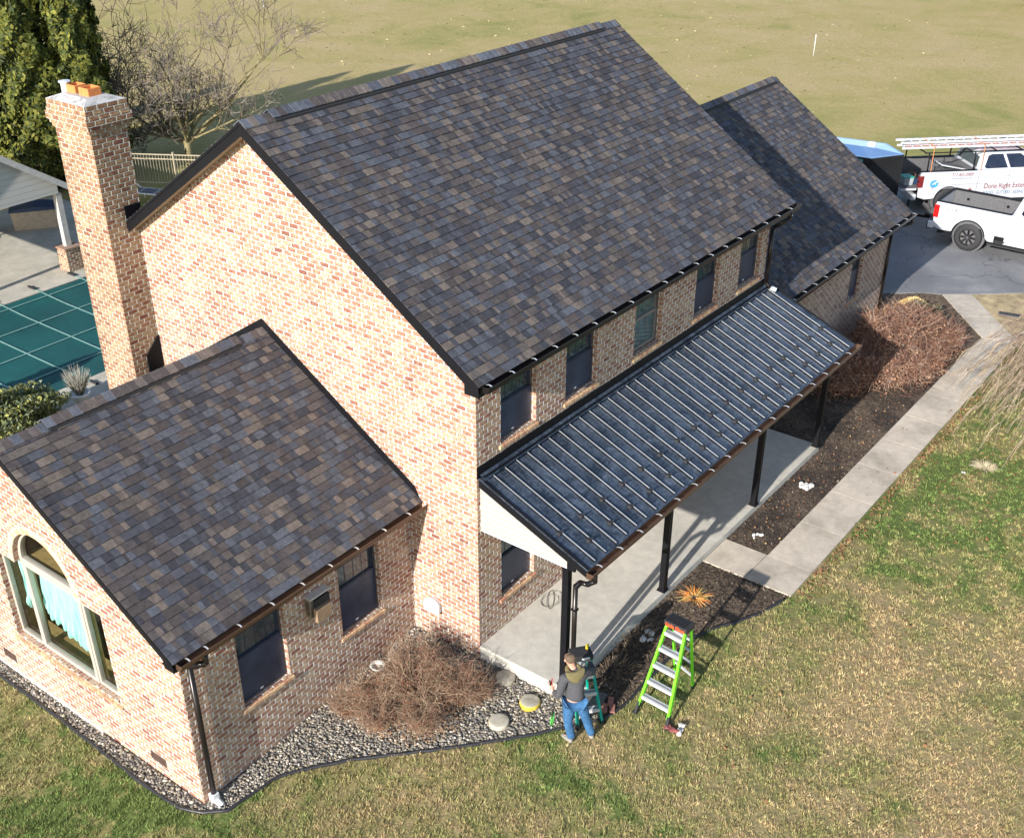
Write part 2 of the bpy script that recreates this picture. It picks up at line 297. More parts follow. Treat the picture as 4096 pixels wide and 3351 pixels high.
class B:
    """collects shapes into one mesh"""
    def __init__(s): s.v = []; s.f = []; s.c = []; s.mi = []; s.cur = (1, 1, 1); s.m = 0
    def add(s, vs, fs):
        k = len(s.v); s.v += [tuple(p) for p in vs]
        for f in fs: s.f.append([i+k for i in f]); s.c.append(s.cur); s.mi.append(s.m)
        return s
    def box(s, a, b, mat=None):
        x0, y0, z0 = (min(a[i], b[i]) for i in range(3)); x1, y1, z1 = (max(a[i], b[i]) for i in range(3))
        vs = [(x0, y0, z0), (x1, y0, z0), (x1, y1, z0), (x0, y1, z0), (x0, y0, z1), (x1, y0, z1), (x1, y1, z1), (x0, y1, z1)]
        if mat is not None: vs = [mat @ Vector(v) for v in vs]
        return s.add(vs, [(0, 3, 2, 1), (4, 5, 6, 7), (0, 1, 5, 4), (1, 2, 6, 5), (2, 3, 7, 6), (3, 0, 4, 7)])
    def bar(s, p, q, w, h=None, upv=(0, 0, 1)):
        p = Vector(p); q = Vector(q); d = (q-p).normalized(); h = h or w
        u = Vector(upv)
        if abs(d.dot(u)) > .98: u = Vector((1, 0, 0))
        a = d.cross(u).normalized()*w/2; b = a.cross(d).normalized()*h/2
        vs = [p-a-b, p+a-b, p+a+b, p-a+b, q-a-b, q+a-b, q+a+b, q-a+b]
        return s.add(vs, [(0, 1, 2, 3), (7, 6, 5, 4), (0, 4, 5, 1), (1, 5, 6, 2), (2, 6, 7, 3), (3, 7, 4, 0)])
    def tube(s, pts, r, n=8, cap=True):
        pts = [Vector(p) for p in pts]; rs = r if hasattr(r, '__len__') else [r]*len(pts)
        k = len(s.v); ring = []
        a = None
        for i, p in enumerate(pts):
            d = (pts[min(i+1, len(pts)-1)]-pts[max(i-1, 0)])
            d = d.normalized() if d.length > 1e-9 else Vector((0, 0, 1))
            if a is None: a = d.orthogonal().normalized()
            else:
                a = a-d*a.dot(d); a = a.normalized() if a.length > 1e-6 else d.orthogonal().normalized()
            b = d.cross(a)
            for j in range(n):
                t = 2*math.pi*j/n; s.v.append(tuple(p+(a*math.cos(t)+b*math.sin(t))*rs[i]))
        for i in range(len(pts)-1):
            for j in range(n):
                s.f.append([k+i*n+j, k+i*n+(j+1) % n, k+(i+1)*n+(j+1) % n, k+(i+1)*n+j]); s.c.append(s.cur); s.mi.append(s.m)
        if cap:
            s.f.append([k+j for j in range(n)][::-1]); s.c.append(s.cur); s.mi.append(s.m)
            s.f.append([k+(len(pts)-1)*n+j for j in range(n)]); s.c.append(s.cur); s.mi.append(s.m)
        return s
    def lathe(s, c, prof, n=24, axis='z', cap=True):
        k = len(s.v); c = Vector(c)
        for r, h in prof:
            for j in range(n):
                t = 2*math.pi*j/n; a, b = r*math.cos(t), r*math.sin(t)
                s.v.append(tuple(c+Vector({'z': (a, b, h), 'y': (a, h, b), 'x': (h, a, b)}[axis])))
        for i in range(len(prof)-1):
            for j in range(n):
                s.f.append([k+i*n+j, k+i*n+(j+1) % n, k+(i+1)*n+(j+1) % n, k+(i+1)*n+j]); s.c.append(s.cur); s.mi.append(s.m)
        if not cap: return s
        s.f.append([k+j for j in range(n)][::-1]); s.c.append(s.cur); s.mi.append(s.m)
        s.f.append([k+(len(prof)-1)*n+j for j in range(n)]); s.c.append(s.cur); s.mi.append(s.m)
        return s
    def poly(s, outer, holes=(), axis='z', o0=0, o1=.1):
        mp = {'x': lambda a, b, o: (o, a, b), 'y': lambda a, b, o: (a, o, b), 'z': lambda a, b, o: (a, b, o)}[axis]
        loops = [list(outer)]+[list(h) for h in holes]
        flat = [p for l in loops for p in l]; tris = tessellate_polygon([[Vector((p[0], p[1], 0)) for p in l] for l in loops])
        n = len(flat); vs = [mp(p[0], p[1], o0) for p in flat]+[mp(p[0], p[1], o1) for p in flat]
        fs = [tuple(t) for t in tris]+[tuple(i+n for i in t[::-1]) for t in tris]
        k = 0
        for l in loops:
            m_ = len(l)
            for i in range(m_): a, b = k+i, k+(i+1) % m_; fs.append((a, b, b+n, a+n))
            k += m_
        return s.add(vs, fs)
    def sphere(s, c, r, sx=1, sy=1, sz=1, nu=10, nv=7):
        prof = [(math.sin(math.pi*i/nv), -math.cos(math.pi*i/nv)) for i in range(nv+1)]
        k = len(s.v); s.lathe((0, 0, 0), [(max(p[0], .01)*r, p[1]*r) for p in prof], nu)
        for i in range(k, len(s.v)): v = s.v[i]; s.v[i] = (c[0]+v[0]*sx, c[1]+v[1]*sy, c[2]+v[2]*sz)
        return s
    def build(s, name, mat, parent=None, smooth=False, bevel=0, color=False, fix=True):
        me = bpy.data.meshes.new(name); me.from_pydata(s.v, [], s.f)
        mats = mat if isinstance(mat, (list, tuple)) else [mat]
        for m_ in mats: me.materials.append(M[m_] if isinstance(m_, str) else m_)
        if len(mats) > 1: me.polygons.foreach_set('material_index', s.mi)
        if color:
            at = me.attributes.new("Col", 'FLOAT_COLOR', 'FACE'); at.data.foreach_set('color', np.array([(c[0], c[1], c[2], 1) for c in s.c], dtype=np.float32).ravel())
        if fix and len(s.f) < 60000:
            bm = bmesh.new(); bm.from_mesh(me); bmesh.ops.recalc_face_normals(bm, faces=bm.faces); bm.to_mesh(me); bm.free()
        if smooth: me.polygons.foreach_set('use_smooth', [True]*len(me.polygons))
        me.update()
        o = link(name, me, None, parent)
        if bevel:
            b = o.modifiers.new("bevel", 'BEVEL'); b.width = bevel; b.segments = 2; b.limit_method = 'ANGLE'; b.angle_limit = R(40)
        return o
def fast(name, V, F, cols, mat, parent=None, smooth=False):
    """V (N,3), F (M,k) numpy"""
    me = bpy.data.meshes.new(name); k = F.shape[1]
    me.vertices.add(len(V)); me.vertices.foreach_set('co', V.astype(np.float32).ravel())
    me.loops.add(F.size); me.loops.foreach_set('vertex_index', F.astype(np.int32).ravel())
    me.polygons.add(len(F)); me.polygons.foreach_set('loop_start', np.arange(0, F.size, k, dtype=np.int32)); me.polygons.foreach_set('loop_total', np.full(len(F), k, dtype=np.int32))
    if smooth: me.polygons.foreach_set('use_smooth', np.ones(len(F), dtype=bool))
    me.update(calc_edges=True)
    if cols is not None:
        at = me.attributes.new("Col", 'FLOAT_COLOR', 'FACE'); at.data.foreach_set('color', np.hstack([cols, np.ones((len(cols), 1))]).astype(np.float32).ravel())
    return link(name, me, mat, parent)
def cards(P, size, cols, name, mat, parent=None, norm=None, aspect=1.6, flat=False):
    """many small leaf quads at points P"""
    n = len(P); d = RS.normal(size=(n, 3)); d /= np.linalg.norm(d, axis=1)[:, None]
    if norm is not None: d = norm
    if flat: d = RS.normal(size=(n, 3))*[.25, .25, 0]+[0, 0, 1.]; d /= np.linalg.norm(d, axis=1)[:, None]
    a = np.cross(d, RS.normal(size=(n, 3))); a /= np.linalg.norm(a, axis=1)[:, None]+1e-9; b = np.cross(d, a)
    s = size[:, None] if hasattr(size, '__len__') else size
    V = np.stack([P-a*s*aspect/2, P-b*s/2, P+a*s*aspect/2, P+b*s/2], 1).reshape(-1, 3)
    return fast(name, V, np.arange(4*n).reshape(n, 4), cols, mat, parent)
def text_mesh(txt, size, name, mat, parent, loc, rot, extr=.002, shear=0, sx=1, bold=0, align='LEFT'):
    cu = bpy.data.curves.new("t", 'FONT'); cu.body = txt; cu.size = size; cu.extrude = extr; cu.shear = shear; cu.offset = bold; cu.align_x = align; cu.resolution_u = 3
    ob = bpy.data.objects.new("t", cu); C.objects.link(ob)
    dg = bpy.context.evaluated_depsgraph_get(); me = bpy.data.meshes.new_from_object(ob.evaluated_get(dg)); me.name = name
    bpy.data.objects.remove(ob); me.materials.clear()
    o = link(name, me, mat, parent); o.location = loc; o.rotation_euler = rot; o.scale = (sx, 1, 1); return o
def skin(name, nodes, edges, mat, parent=None, sub=2, root=0):
    me = bpy.data.meshes.new(name); me.from_pydata([n[0] for n in nodes], edges, [])
    o = link(name, me, mat, parent)
    sk = o.modifiers.new("skin", 'SKIN'); sk.use_smooth_shade = True; sk.branch_smoothing = .6
    for i, n in enumerate(nodes):
        r = n[1]; me.skin_vertices[0].data[i].radius = (r, r) if not hasattr(r, '__len__') else r
        me.skin_vertices[0].data[i].use_root = (i == root)
    ss = o.modifiers.new("sub", 'SUBSURF'); ss.levels = sub; ss.render_levels = sub
    return o
def inpoly(X, Y, poly):
    r = np.zeros(len(X), bool); n = len(poly)
    for i in range(n):
        x1, y1 = poly[i]; x2, y2 = poly[(i+1) % n]
        c = ((y1 > Y) != (y2 > Y)) & (X < (x2-x1)*(Y-y1)/((y2-y1) or 1e-9)+x1); r ^= c
    return r
GZv = np.vectorize(GZ)

# ------------------------------------------------------------------ setting
def grid_axis(lo, hi, a, b, step):
    xs = list(np.arange(a, b+1e-6, step)); d = step
    x = a
    while x > lo: d *= 1.5; x -= d; xs.insert(0, x)
    x = b; d = step
    while x < hi: d *= 1.5; x += d; xs.append(x)
    return xs
xs = grid_axis(-300, 900, -12, 30, .5); ys = grid_axis(-300, 900, -14, 36, .5)
V = np.array([(x, y, GZ(x, y)) for x in xs for y in ys]); nx, ny = len(xs), len(ys)
V[:, 2] -= 1.6*((V[:, 0] > -6.6) & (V[:, 0] < 9.6) & (V[:, 1] > 13.9) & (V[:, 1] < 21.1));
ii, jj = np.meshgrid(np.arange(nx-1), np.arange(ny-1), indexing='ij'); a = (ii*ny+jj).ravel()
gro = fast("lawn", V, np.stack([a, a+ny, a+ny+1, a+1], 1), None, 'lawn', smooth=True); tag(gro, kind='structure')
def patch(name, poly, mat, dz=.006, kind='structure', step=.5, thick=0):
    bm = bmesh.new(); bm.faces.new([bm.verts.new((p[0], p[1], 0)) for p in poly])
    x0, x1 = min(p[0] for p in poly), max(p[0] for p in poly); y0, y1 = min(p[1] for p in poly), max(p[1] for p in poly)
    bmesh.ops.triangulate(bm, faces=bm.faces)
    k = math.floor(x0/step)*step
    while k < x1:
        bmesh.ops.bisect_plane(bm, geom=bm.verts[:]+bm.edges[:]+bm.faces[:], plane_co=(k, 0, 0), plane_no=(1, 0, 0)); k += step
    if y1 > 8:
        k = max(8, math.floor(y0/step)*step)
        while k < min(y1, 12.5):
            bmesh.ops.bisect_plane(bm, geom=bm.verts[:]+bm.edges[:]+bm.faces[:], plane_co=(0, k, 0), plane_no=(0, 1, 0)); k += step
    for v in bm.verts: v.co.z = GZ(v.co.x, v.co.y)+dz
    bmesh.ops.recalc_face_normals(bm, faces=bm.faces)
    for f in bm.faces:
        if f.normal.z < 0: f.normal_flip()
    me = bpy.data.meshes.new(name); bm.to_mesh(me); bm.free(); o = link(name, me, mat); return tag(o, kind=kind)
EDGE = [(-5.02, 9.5), (-5.02, 6.51), (-5.02, 4.72), (-5.06, 3.01), (-5.08, 2.22), (-5.03, 1.7), (-4.89, 1.32), (-4.65, 1.08), (-4.26, 1.0), (-3.87, .96), (-3.52, .77), (-2.9, .25), (-2.34, -.34), (-1.7, -.98), (-1.02, -1.6), (-.54, -2.01), (.02, -2.45), (.31, -2.55), (.75, -2.57), (1.47, -2.57), (2.0, -2.6), (2.53, -2.65), (2.95, -2.82), (3.37, -3.08), (3.97, -3.34), (4.58, -3.47)]
i0 = 16
GRAVEL = EDGE[:i0+1]+[(.15, -2.1), (0, -1.70), (0.05, 0.05), (0, 1.45), (-4.767, 1.452), (-4.767, 9.5)]
MULCH1 = EDGE[i0:]+[(4.6, -1.70), (0, -1.70), (.15, -2.1)]
MULCH2 = [(5.5, -1.70), (9.8, -1.70), (9.8, .24), (17.95, .24), (17.95, .95), (19.2, .5), (19.95, -.35), (20.12, -.79), (17.83, -2.64), (5.5, -2.6)]
patch("gravel_base", GRAVEL, simple("gravel_soil", (.10, .09, .08), .95, 0, .5, 40, .02, 30), .008)
patch("mulch_bed", MULCH1, 'mulch', .008); patch("mulch_bed", MULCH2, 'mulch', .008)
patch("straw_ground", [(20.62, -1.46), (21.7, -2.65), (22.6, -4.4), (20.5, -4.6), (18.6, -4.0), (18.11, -3.54)], simple("straw", (.40, .305, .17), .95, 0, .45, 3, .03, 30), .01)
# walkway slabs
b = B()
WZ = -.12
def slab(b, pts, z1=WZ, z0=-.4): b.poly(pts, (), 'z', z0, z1)
J = .007
slab(b, [(4.6, -2.575), (5.5, -2.575), (5.5, -1.71), (4.6, -1.71)]); slab(b, [(4.6, -3.5), (5.5, -3.5), (5.5, -2.585), (4.6, -2.585)])
jx = [5.5+J, 6.95, 8.37, 9.79, 11.13, 12.51, 13.89, 15.27, 16.65]
for p, q in zip(jx[:-1], jx[1:]): slab(b, [(p, -3.5), (q-J, -3.5), (q-J, -2.6), (p, -2.6)])
slab(b, [(16.65, -3.5), (18.11, -3.52), (17.83, -2.66), (16.65, -2.6)])
slab(b, [(18.12, -3.515), (19.35, -2.49), (18.95, -1.75), (17.85, -2.655)]); slab(b, [(19.36, -2.48), (20.64, -1.44), (20.12, -.79), (18.96, -1.74)])
tag(b.build("walkway", 'walk', bevel=.003), kind='structure')
# driveway
DRIVE = [(17.97, .98), (19.2, .55), (19.95, -.33), (20.13, -.78), (20.65, -1.44), (21.7, -2.65), (22.8, -4.6), (24, -9), (36, -12), (33, -3), (30.6, 4.0), (29.4, 9.5), (17.97, 9.5)]
b = B(); slab(b, DRIVE, -.125, -.3); tag(b.build("driveway", 'asphalt'), kind='structure')
# porch slab
b = B(); b.poly([(0, -1.699), (9.78, -1.699), (9.78, 0), (0, 0)], (), 'z', -.5, 0.0); tag(b.build("porch_slab", 'conc', bevel=.012), kind='structure')
# pool deck, pool cover
b = B(); DZ = -.40
b.poly([(-14, 12.2), (14, 12.2), (14, 20.9), (10.4, 20.9), (10.4, 28), (-2, 28), (-2, 20.9), (-14, 20.9)], [[(-6, 14.55), (9.0, 14.55), (9.0, 20.45), (-6, 20.45)]], 'z', -.7, DZ)
tag(b.build("pool_deck", 'deck'), kind='structure')
b = B(); b.box((-6.01, 14.5, -1.6), (9.01, 20.5, -1.55)); 
tag(b.build("pool_floor", 'conc'), kind='structure')
pc = empty("pool_cover", (0, 0, 0), label="dark green safety cover stretched over the swimming pool", cat="pool cover")
b = B(); n = 40
vs = []; fs = []
for i in range(n+1):
    for j in range(16+1):
        x = -5.95+14.9*i/n; y = 14.58+5.84*j/16; e = min(i, n-i, j, 16-j)
        vs.append((x, y, DZ-.012-.05*min(1, e/3)+.01*math.sin(x*2.3)*math.cos(y*2.9)*min(1, e)))
for i in range(n):
    for j in range(16): k = i*17+j; fs.append((k, k+17, k+18, k+1))
b.add(vs, fs); b.build("cover_sheet", 'cover', pc, smooth=True, fix=False)
def zc(x, y):
    e = min((x+5.95)/.37, (8.95-x)/.37, (y-14.58)/.365, (20.42-y)/.365); return DZ-.012-.05*min(1, max(0, e)/3)+.014
for k, x in enumerate([-1.66, -.35, .96, 2.36, 3.70, 4.95, 6.3, 7.6]):
    b = B(); pts = [(x, y, zc(x, y)+.01) for y in np.linspace(14.6, 20.4, 14)]
    for p, q in zip(pts[:-1], pts[1:]): b.bar(p, q, .045, .006)
    b.bar((x, 14.6, DZ+.012), (x, 14.25, DZ+.012), .045, .008); b.bar((x, 20.4, DZ+.012), (x, 20.75, DZ+.012), .045, .008); b.build("strap", 'coverstrap', pc)
    for y0, y1 in ((14.32, 14.05), (20.68, 20.95)):
        b = B(); b.bar((x, y0, DZ+.03), (x, y1, DZ+.02), .07, .05); b.tube([(x, y1, DZ+.03), (x, y1*1.005-.0, DZ+.02)], .04); b.build("strap_spring", 'rubber', pc)
for y in (15.62, 17.10, 18.62, 20.05):
    b = B(); xsn = np.linspace(-5.9, 8.9, 30); pts = [(x, y, zc(x, y)+.016) for x in xsn]
    for p, q in zip(pts[:-1], pts[1:]): b.bar(p, q, .035, .006)
    b.build("strap", 'coverstrap', pc)

# ================================================================== HOUSE
house = empty("brick_house", (0, 0, 0), label="tan brick house with dark shingled gable roofs and a black metal porch roof", cat="house")
L, D = 9.59, 8.538
SM = (8.083-5.068)/(4.269+.263); SW_ = (4.564-2.454)/(4.602-1.160); SG = (5.553-2.704)/(4.139+.162); SP = (3.303-2.470)/2.058
zm = lambda y: 5.068+(y+.263)*SM if y <= 4.269 else 8.083-(y-4.269)*SM
zw = lambda y: 2.454+(y-1.16)*SW_ if y <= 4.602 else 4.564-(y-4.602)*SW_
zg = lambda y: 2.704+(y+.162)*SG if y <= 4.139 else 5.553-(y-4.139)*SG
zp = lambda y: 3.303+y*SP
def rect(a0, a1, b0, b1): return [(a0, b0), (a1, b0), (a1, b1), (a0, b1)]
UP = [(.60, 1.52), (2.34, 3.26), (4.46, 5.36), (6.60, 7.50), (8.38, 9.28)]; UZ = (3.66, 4.86)
LO = [(.60, 1.52), (2.34, 3.26), (6.60, 7.50), (8.38, 9.28)]; LZ = (.66, 2.02)
WI = [(-3.79, -2.86), (-1.71, -.79)]; WZZ = (.60, 2.22)
GW = [(15.39, 16.12)]; GZZ = (.92, 2.36)
# walls
b = B(); b.poly(rect(.2, L, -.5, 4.95), [rect(x0, x1, *UZ) for x0, x1 in UP]+[rect(x0, x1, *LZ) for x0, x1 in LO]+[rect(4.42, 5.40, .02, 2.12)], 'y', 0, .2)
b.poly([(0, -.6), (D, -.6), (D, zm(D)-.13), (4.269, zm(4.269)-.13), (0, zm(0)-.13)], (), 'x', 0, .2)
b.poly([(.2, -.5), (D, -.5), (D, zm(D)-.13), (4.269, zm(4.269)-.13), (.2, zm(.2)-.13)], (), 'x', L-.2, L)
b.poly(rect(.2, L-.2, -.5, 4.95), (), 'y', D-.2, D)
b.build("wall", 'brick', house)
b = B(); b.poly(rect(-4.567, 0, -1.0, 2.36), [rect(x0, x1, *WZZ) for x0, x1 in WI], 'y', 1.452, 1.652)
yc, ra = 4.57, .79
arch = [(3.19, .42), (5.95, .42), (5.95, 2.13), (yc+ra, 2.13)]+[(yc+ra*math.cos(t), 2.13+ra*math.sin(t)) for t in np.linspace(.12, math.pi-.12, 20)]+[(yc-ra, 2.13), (3.19, 2.13)]
b.poly([(1.452, -1.0), (7.752, -1.0), (7.752, zw(7.752)-.13), (4.602, zw(4.602)-.13), (1.452, zw(1.452)-.13)], [arch, rect(6.27, 6.67, -.42, -.22), rect(2.27, 2.66, -.40, -.20)], 'x', -4.767, -4.567)
b.poly(rect(-4.567, 0, -1.0, 2.36), (), 'y', 7.552, 7.752)
b.build("wing_wall", 'brick', house)
b = B(); b.poly(rect(L, 17.87, -.5, 2.66), [rect(x0, x1, *GZZ) for x0, x1 in GW], 'y', .243, .443)
b.poly([(.443, -.5), (8.03, -.5), (8.03, zg(8.03)-.13), (4.139, zg(4.139)-.13), (.443, zg(.443)-.13)], (), 'x', 17.67, 17.87)
b.poly(rect(L, 17.67, -.5, 2.66), (), 'y', 7.83, 8.03)
b.build("garage_wall", 'brick', house)
b = B(); b.box((-4.80, 3.9, -1.0), (-4.768, 7.9, -.555)); b.build("foundation", simple("foundation_paint", (.62, .60, .56), .8, 0, .15, 6), house)
# interior darkness
b = B(); b.box((-4.5, 1.7, .1), (-.1, 7.5, .15)); b.box((-4.5, 6.9, .15), (-.1, 6.95, 2.95)); b.box((-1.6, 1.7, .15), (-1.55, 7.5, 2.5)); b.build("interior", 'room', house)

PAL = [((.055, .056, .070), 20), ((.082, .087, .108), 24), ((.105, .114, .138), 15), ((.098, .082, .080), 18), ((.080, .068, .068), 12), ((.185, .150, .128), 12), ((.140, .118, .106), 12)]
PW = np.array([p[1] for p in PAL], float); PW /= PW.sum()
def shingles(name, x0, x1, ye, ze, yr, zr, parent, seed=1):
    rs = np.random.RandomState(seed); dy, dz = yr-ye, zr-ze; ln = math.hypot(dy, dz); uy, uz = dy/ln, dz/ln; ny_, nz_ = -uz*(1 if dy > 0 else -1), abs(uy)
    if nz_ < 0: ny_, nz_ = -ny_, -nz_
    ny_ = -uz if dy > 0 else uz
    e = .143; n = int(math.ceil(ln/e)); b = B()
    P = lambda x, s, h: (x, ye+uy*s+ny_*h, ze+uz*s+nz_*h)
    for k in range(n):
        s0 = k*e; s1 = min(ln, s0+e+.012); x = x0; raised = rs.rand() < .5
        while x < x1-1e-4:
            wd = rs.choice([.05, .075, .10, .125, .155, .20, .26], p=[.10, .18, .22, .20, .15, .10, .05]); q = min(x1, x+wd)
            if x1-q < .05: q = x1
            c = (np.array(PAL[rs.choice(len(PAL), p=PW)][0])*.84+np.array((.090, .083, .090))*.16)*(.70+.26*rs.rand()); b.cur = tuple(c)
            h0 = .016+(.006 if raised else 0); raised = not raised if rs.rand() < .8 else raised
            A = [P(x, s0, .001), P(q, s0, .001), P(q, s0, h0), P(x, s0, h0), P(q, s1, .003), P(x, s1, .003)]
            b.add(A, [(0, 1, 2, 3), (3, 2, 4, 5), (0, 3, 5), (1, 4, 2)]); x = q
    return b.build(name, 'shingle', parent, color=True, fix=True)
def ridge_caps(x0, x1, y, z, slope, parent, lift=0, seed=3):
    rs = np.random.RandomState(seed); b = B(); x = x0; wd = .165; c_, s_ = math.cos(math.atan(slope)), math.sin(math.atan(slope))
    while x < x1-.02:
        q = min(x1, x+.145); b.cur = tuple(np.array(PAL[rs.choice([1, 2, 3, 4, 6])][0])*(.95+.35*rs.rand()))
        zt = z+.02+lift; za, zb = zt+.006, zt+.014
        r0 = [(0, 0), (-.05*c_, -.045*s_), (-wd*c_, -wd*s_-.004)]
        prof = [(-wd*c_, -wd*s_), (-.06*c_, -.06*s_+.002), (0, .006), (.06*c_, -.06*s_+.002), (wd*c_, -wd*s_)]
        vs = [(x, y+p[0], zb+p[1]) for p in prof]+[(q+.01, y+p[0], za+p[1]) for p in prof]+[(x, y+p[0], zb+p[1]-.013) for p in prof]+[(q+.01, y+p[0], za+p[1]-.013) for p in prof]
        fs = []
        for i in range(4): fs += [(i, i+1, i+6, i+5), (i+10, i+15, i+16, i+11), (i, i+10, i+11, i+1), (i+5, i+6, i+16, i+15)]
        fs += [(0, 5, 15, 10), (4, 14, 19, 9)]
        b.add(vs, fs); x = q
    return b.build("ridge_cap", 'shingle', parent, color=True)
def roof(name, x0, x1, ye, ze, yr, zr, xvent, seed, rake0=True, rake1=True, wall_y=0, lift=.045):
    yb = 2*yr-ye; sl = (zr-ze)/(yr-ye)
    b = B(); t = .115
    b.poly([(ye, ze-.004), (yr, zr-.004), (yb, ze-.004), (yb, ze-t), (yr, zr-t), (ye, ze-t)], (), 'x', x0+.002, x1-.002)
    rf = b.build(name, 'black', house)
    shingles("shingles", x0, x1, ye-.012, ze-.008, yr, zr, rf, seed); shingles("shingles", x0, x1, yb+.012, ze-.008, yr, zr, rf, seed+1)
    ridge_caps(x0, xvent[0], yr, zr, sl, rf, 0, seed); ridge_caps(xvent[0], xvent[1], yr, zr, sl, rf, lift, seed+5)
    if x1-xvent[1] > .05: ridge_caps(xvent[1], x1, yr, zr, sl, rf, 0, seed+6)
    b = B(); b.poly([(yr-.158, zr-.158*sl+.008), (yr, zr+.01), (yr+.158, zr-.158*sl+.008), (yr+.158, zr-.158*sl+lift-.005), (yr, zr+lift+.006), (yr-.158, zr-.158*sl+lift-.005)], (), 'x', xvent[0]+.02, xvent[1]-.01)
    b.build("ridge_vent", 'rubber', rf)
    return rf
def rake(x, xo, ye, ze, yr, zr, parent, dp=.19, ystart=None, yend=None):
    """board between x and xo following both slopes"""
    yb = 2*yr-ye; sl = (zr-ze)/(yr-ye); b = B(); y2 = yend if yend else yb; z2 = zr-(y2-yr)*sl
    b.poly([(ye, ze-.012), (yr, zr-.012), (yr, zr-.012-dp), (ye, ze-.012-dp)], (), 'x', x, xo)
    b.poly([(yr, zr-.012), (y2, z2-.012), (y2, z2-.012-dp), (yr, zr-.012-dp)], (), 'x', x, xo); b.build("rake_board", 'black', parent)
    b = B(); xi = x+(.006 if xo > x else -.006); x3 = x-(.012 if xo > x else -.012)
    b.poly([(ye, ze+.004), (yr, zr+.004), (yr, zr-.045), (ye, ze-.045)], (), 'x', x3, x); b.poly([(yr, zr+.004), (y2, z2+.004), (y2, z2-.045), (yr, zr-.045)], (), 'x', x3, x)
    b.build("drip_edge", 'black', parent)
def soffit(x0, x1, ye, ze, yr, zr, parent, dz=.16, yend=None, y0=None):
    sl = (zr-ze)/(yr-ye); yb = yend or 2*yr-ye; zb = zr-(yb-yr)*sl; b = B(); y0 = y0 if y0 is not None else ye; z0 = ze+(y0-ye)*sl
    b.poly([(y0, z0-dz), (yr, zr-dz), (yr, zr-dz-.012), (y0, z0-dz-.012)], (), 'x', x0, x1); b.poly([(yr, zr-dz), (yb, zb-dz), (yb, zb-dz-.012), (yr, zr-dz-.012)], (), 'x', x0, x1)
    m = b.build("soffit", SOFR, parent); return m
def _sofr():
    m = NT("slatted_soffit"); P = m.pos(); y = m.n("SeparateXYZ", {0: P}).outputs[1]; f = m.math('FRACT', m.math('DIVIDE', m.math('ADD', y, 10.), .10))
    m.set(m.b.inputs['Base Color'], m.ramp(f, [(0, (.08, .06, .04)), (.12, (.42, .34, .23)), (.9, (.42, .34, .23)), (1, (.2, .16, .1))])); m.b.inputs['Roughness'].default_value = .6; return m.m
SOFR = _sofr()
mr = roof("main_roof", -.25, 10.08, -.263, 5.068, 4.269, 8.083, (.32, 9.45), 21)
rake(-.25, -.222, -.263, 5.068, 4.269, 8.083, mr, yend=7.60); soffit(-.222, -.001, -.263, 5.068, 4.269, 8.083, mr, .165, yend=7.60, y0=-.2)
rake(10.08, 10.052, -.263, 5.068, 4.269, 8.083, mr); soffit(L+.001, 10.052, -.263, 5.068, 4.269, 8.083, mr, .165, y0=-.2)
b = B(); b.box((-.2, -.262, 4.885), (10.05, -.238, 5.045)); b.box((-.2, -.2385, 4.885), (10.05, -.001, 4.90)); b.build("fascia", 'black', mr)
for xx in ((-.252, -.02), (L+.02, 10.084)):
    b = B(); b.poly([(-.264, 4.882), (.0, 4.882), (.0, 5.10), (-.264, 4.95)], (), 'x', xx[0]+.001, xx[1]-.001); b.build("eave_return", 'black', mr)
wr = roof("wing_roof", -5.02, -.002, 1.160, 2.454, 4.602, 4.564, (-4.20, -.59), 33)
rake(-5.02, -4.995, 1.160, 2.454, 4.602, 4.564, wr, .15); soffit(-4.995, -4.768, 1.160, 2.454, 4.602, 4.564, wr, .13, y0=1.2)
b = B(); b.box((-4.99, 1.161, 2.295), (-.002, 1.184, 2.435)); b.box((-4.99, 1.1845, 2.295), (-.002, 1.451, 2.31)); b.build("fascia", 'black', wr)
b = B(); b.poly([(1.159, 2.29), (1.36, 2.29), (1.36, 2.47), (1.159, 2.36)], (), 'x', -5.021, -4.80); b.build("eave_return", 'black', wr)
gr_ = roof("garage_roof", L+.01, 18.05, -.162, 2.704, 4.139, 5.553, (L+.02, 17.85), 47)
rake(18.05, 18.022, -.162, 2.704, 4.139, 5.553, gr_, .15)
b = B(); b.box((L, -.161, 2.46), (18.02, -.138, 2.685)); b.box((L, -.1375, 2.46), (18.02, .242, 2.475)); b.build("fascia", 'black', gr_)
# wall flashing of the wing roof: black band climbing the gable wall
b = B(); h = .135
b.poly([(1.20, zw(1.20)+.012), (4.602, 4.576), (4.602, 4.576+h*1.25), (1.30, zw(1.30)+.012+h)], (), 'x', -.012, -.001)
b.poly([(4.602, 4.576), (7.60, zw(7.60)+.012), (7.60, zw(7.60)+.012+h), (4.602, 4.576+h*1.25)], (), 'x', -.0125, -.001)
b.box((-.24, 7.604, 5.80), (.09, 7.619, 6.12)); b.box((.0, 7.5, 5.86), (.5, 7.604, 5.99))
b.build("wall_flashing", 'black', wr)
# small saddle behind the wing ridge, at the chimney foot
b = B(); b.poly([(-.02, 2.9), (-.30, 2.75), (-.625, 2.75), (-.625, 2.45), (-.02, 2.45)], (), 'y', 7.50, 7.61)
b.poly([(-.34, 3.30), (-.02, 3.62), (-.02, 2.9), (-.34, 2.85)], (), 'y', 7.585, 7.612)
b.build("chimney_saddle", 'black', wr)
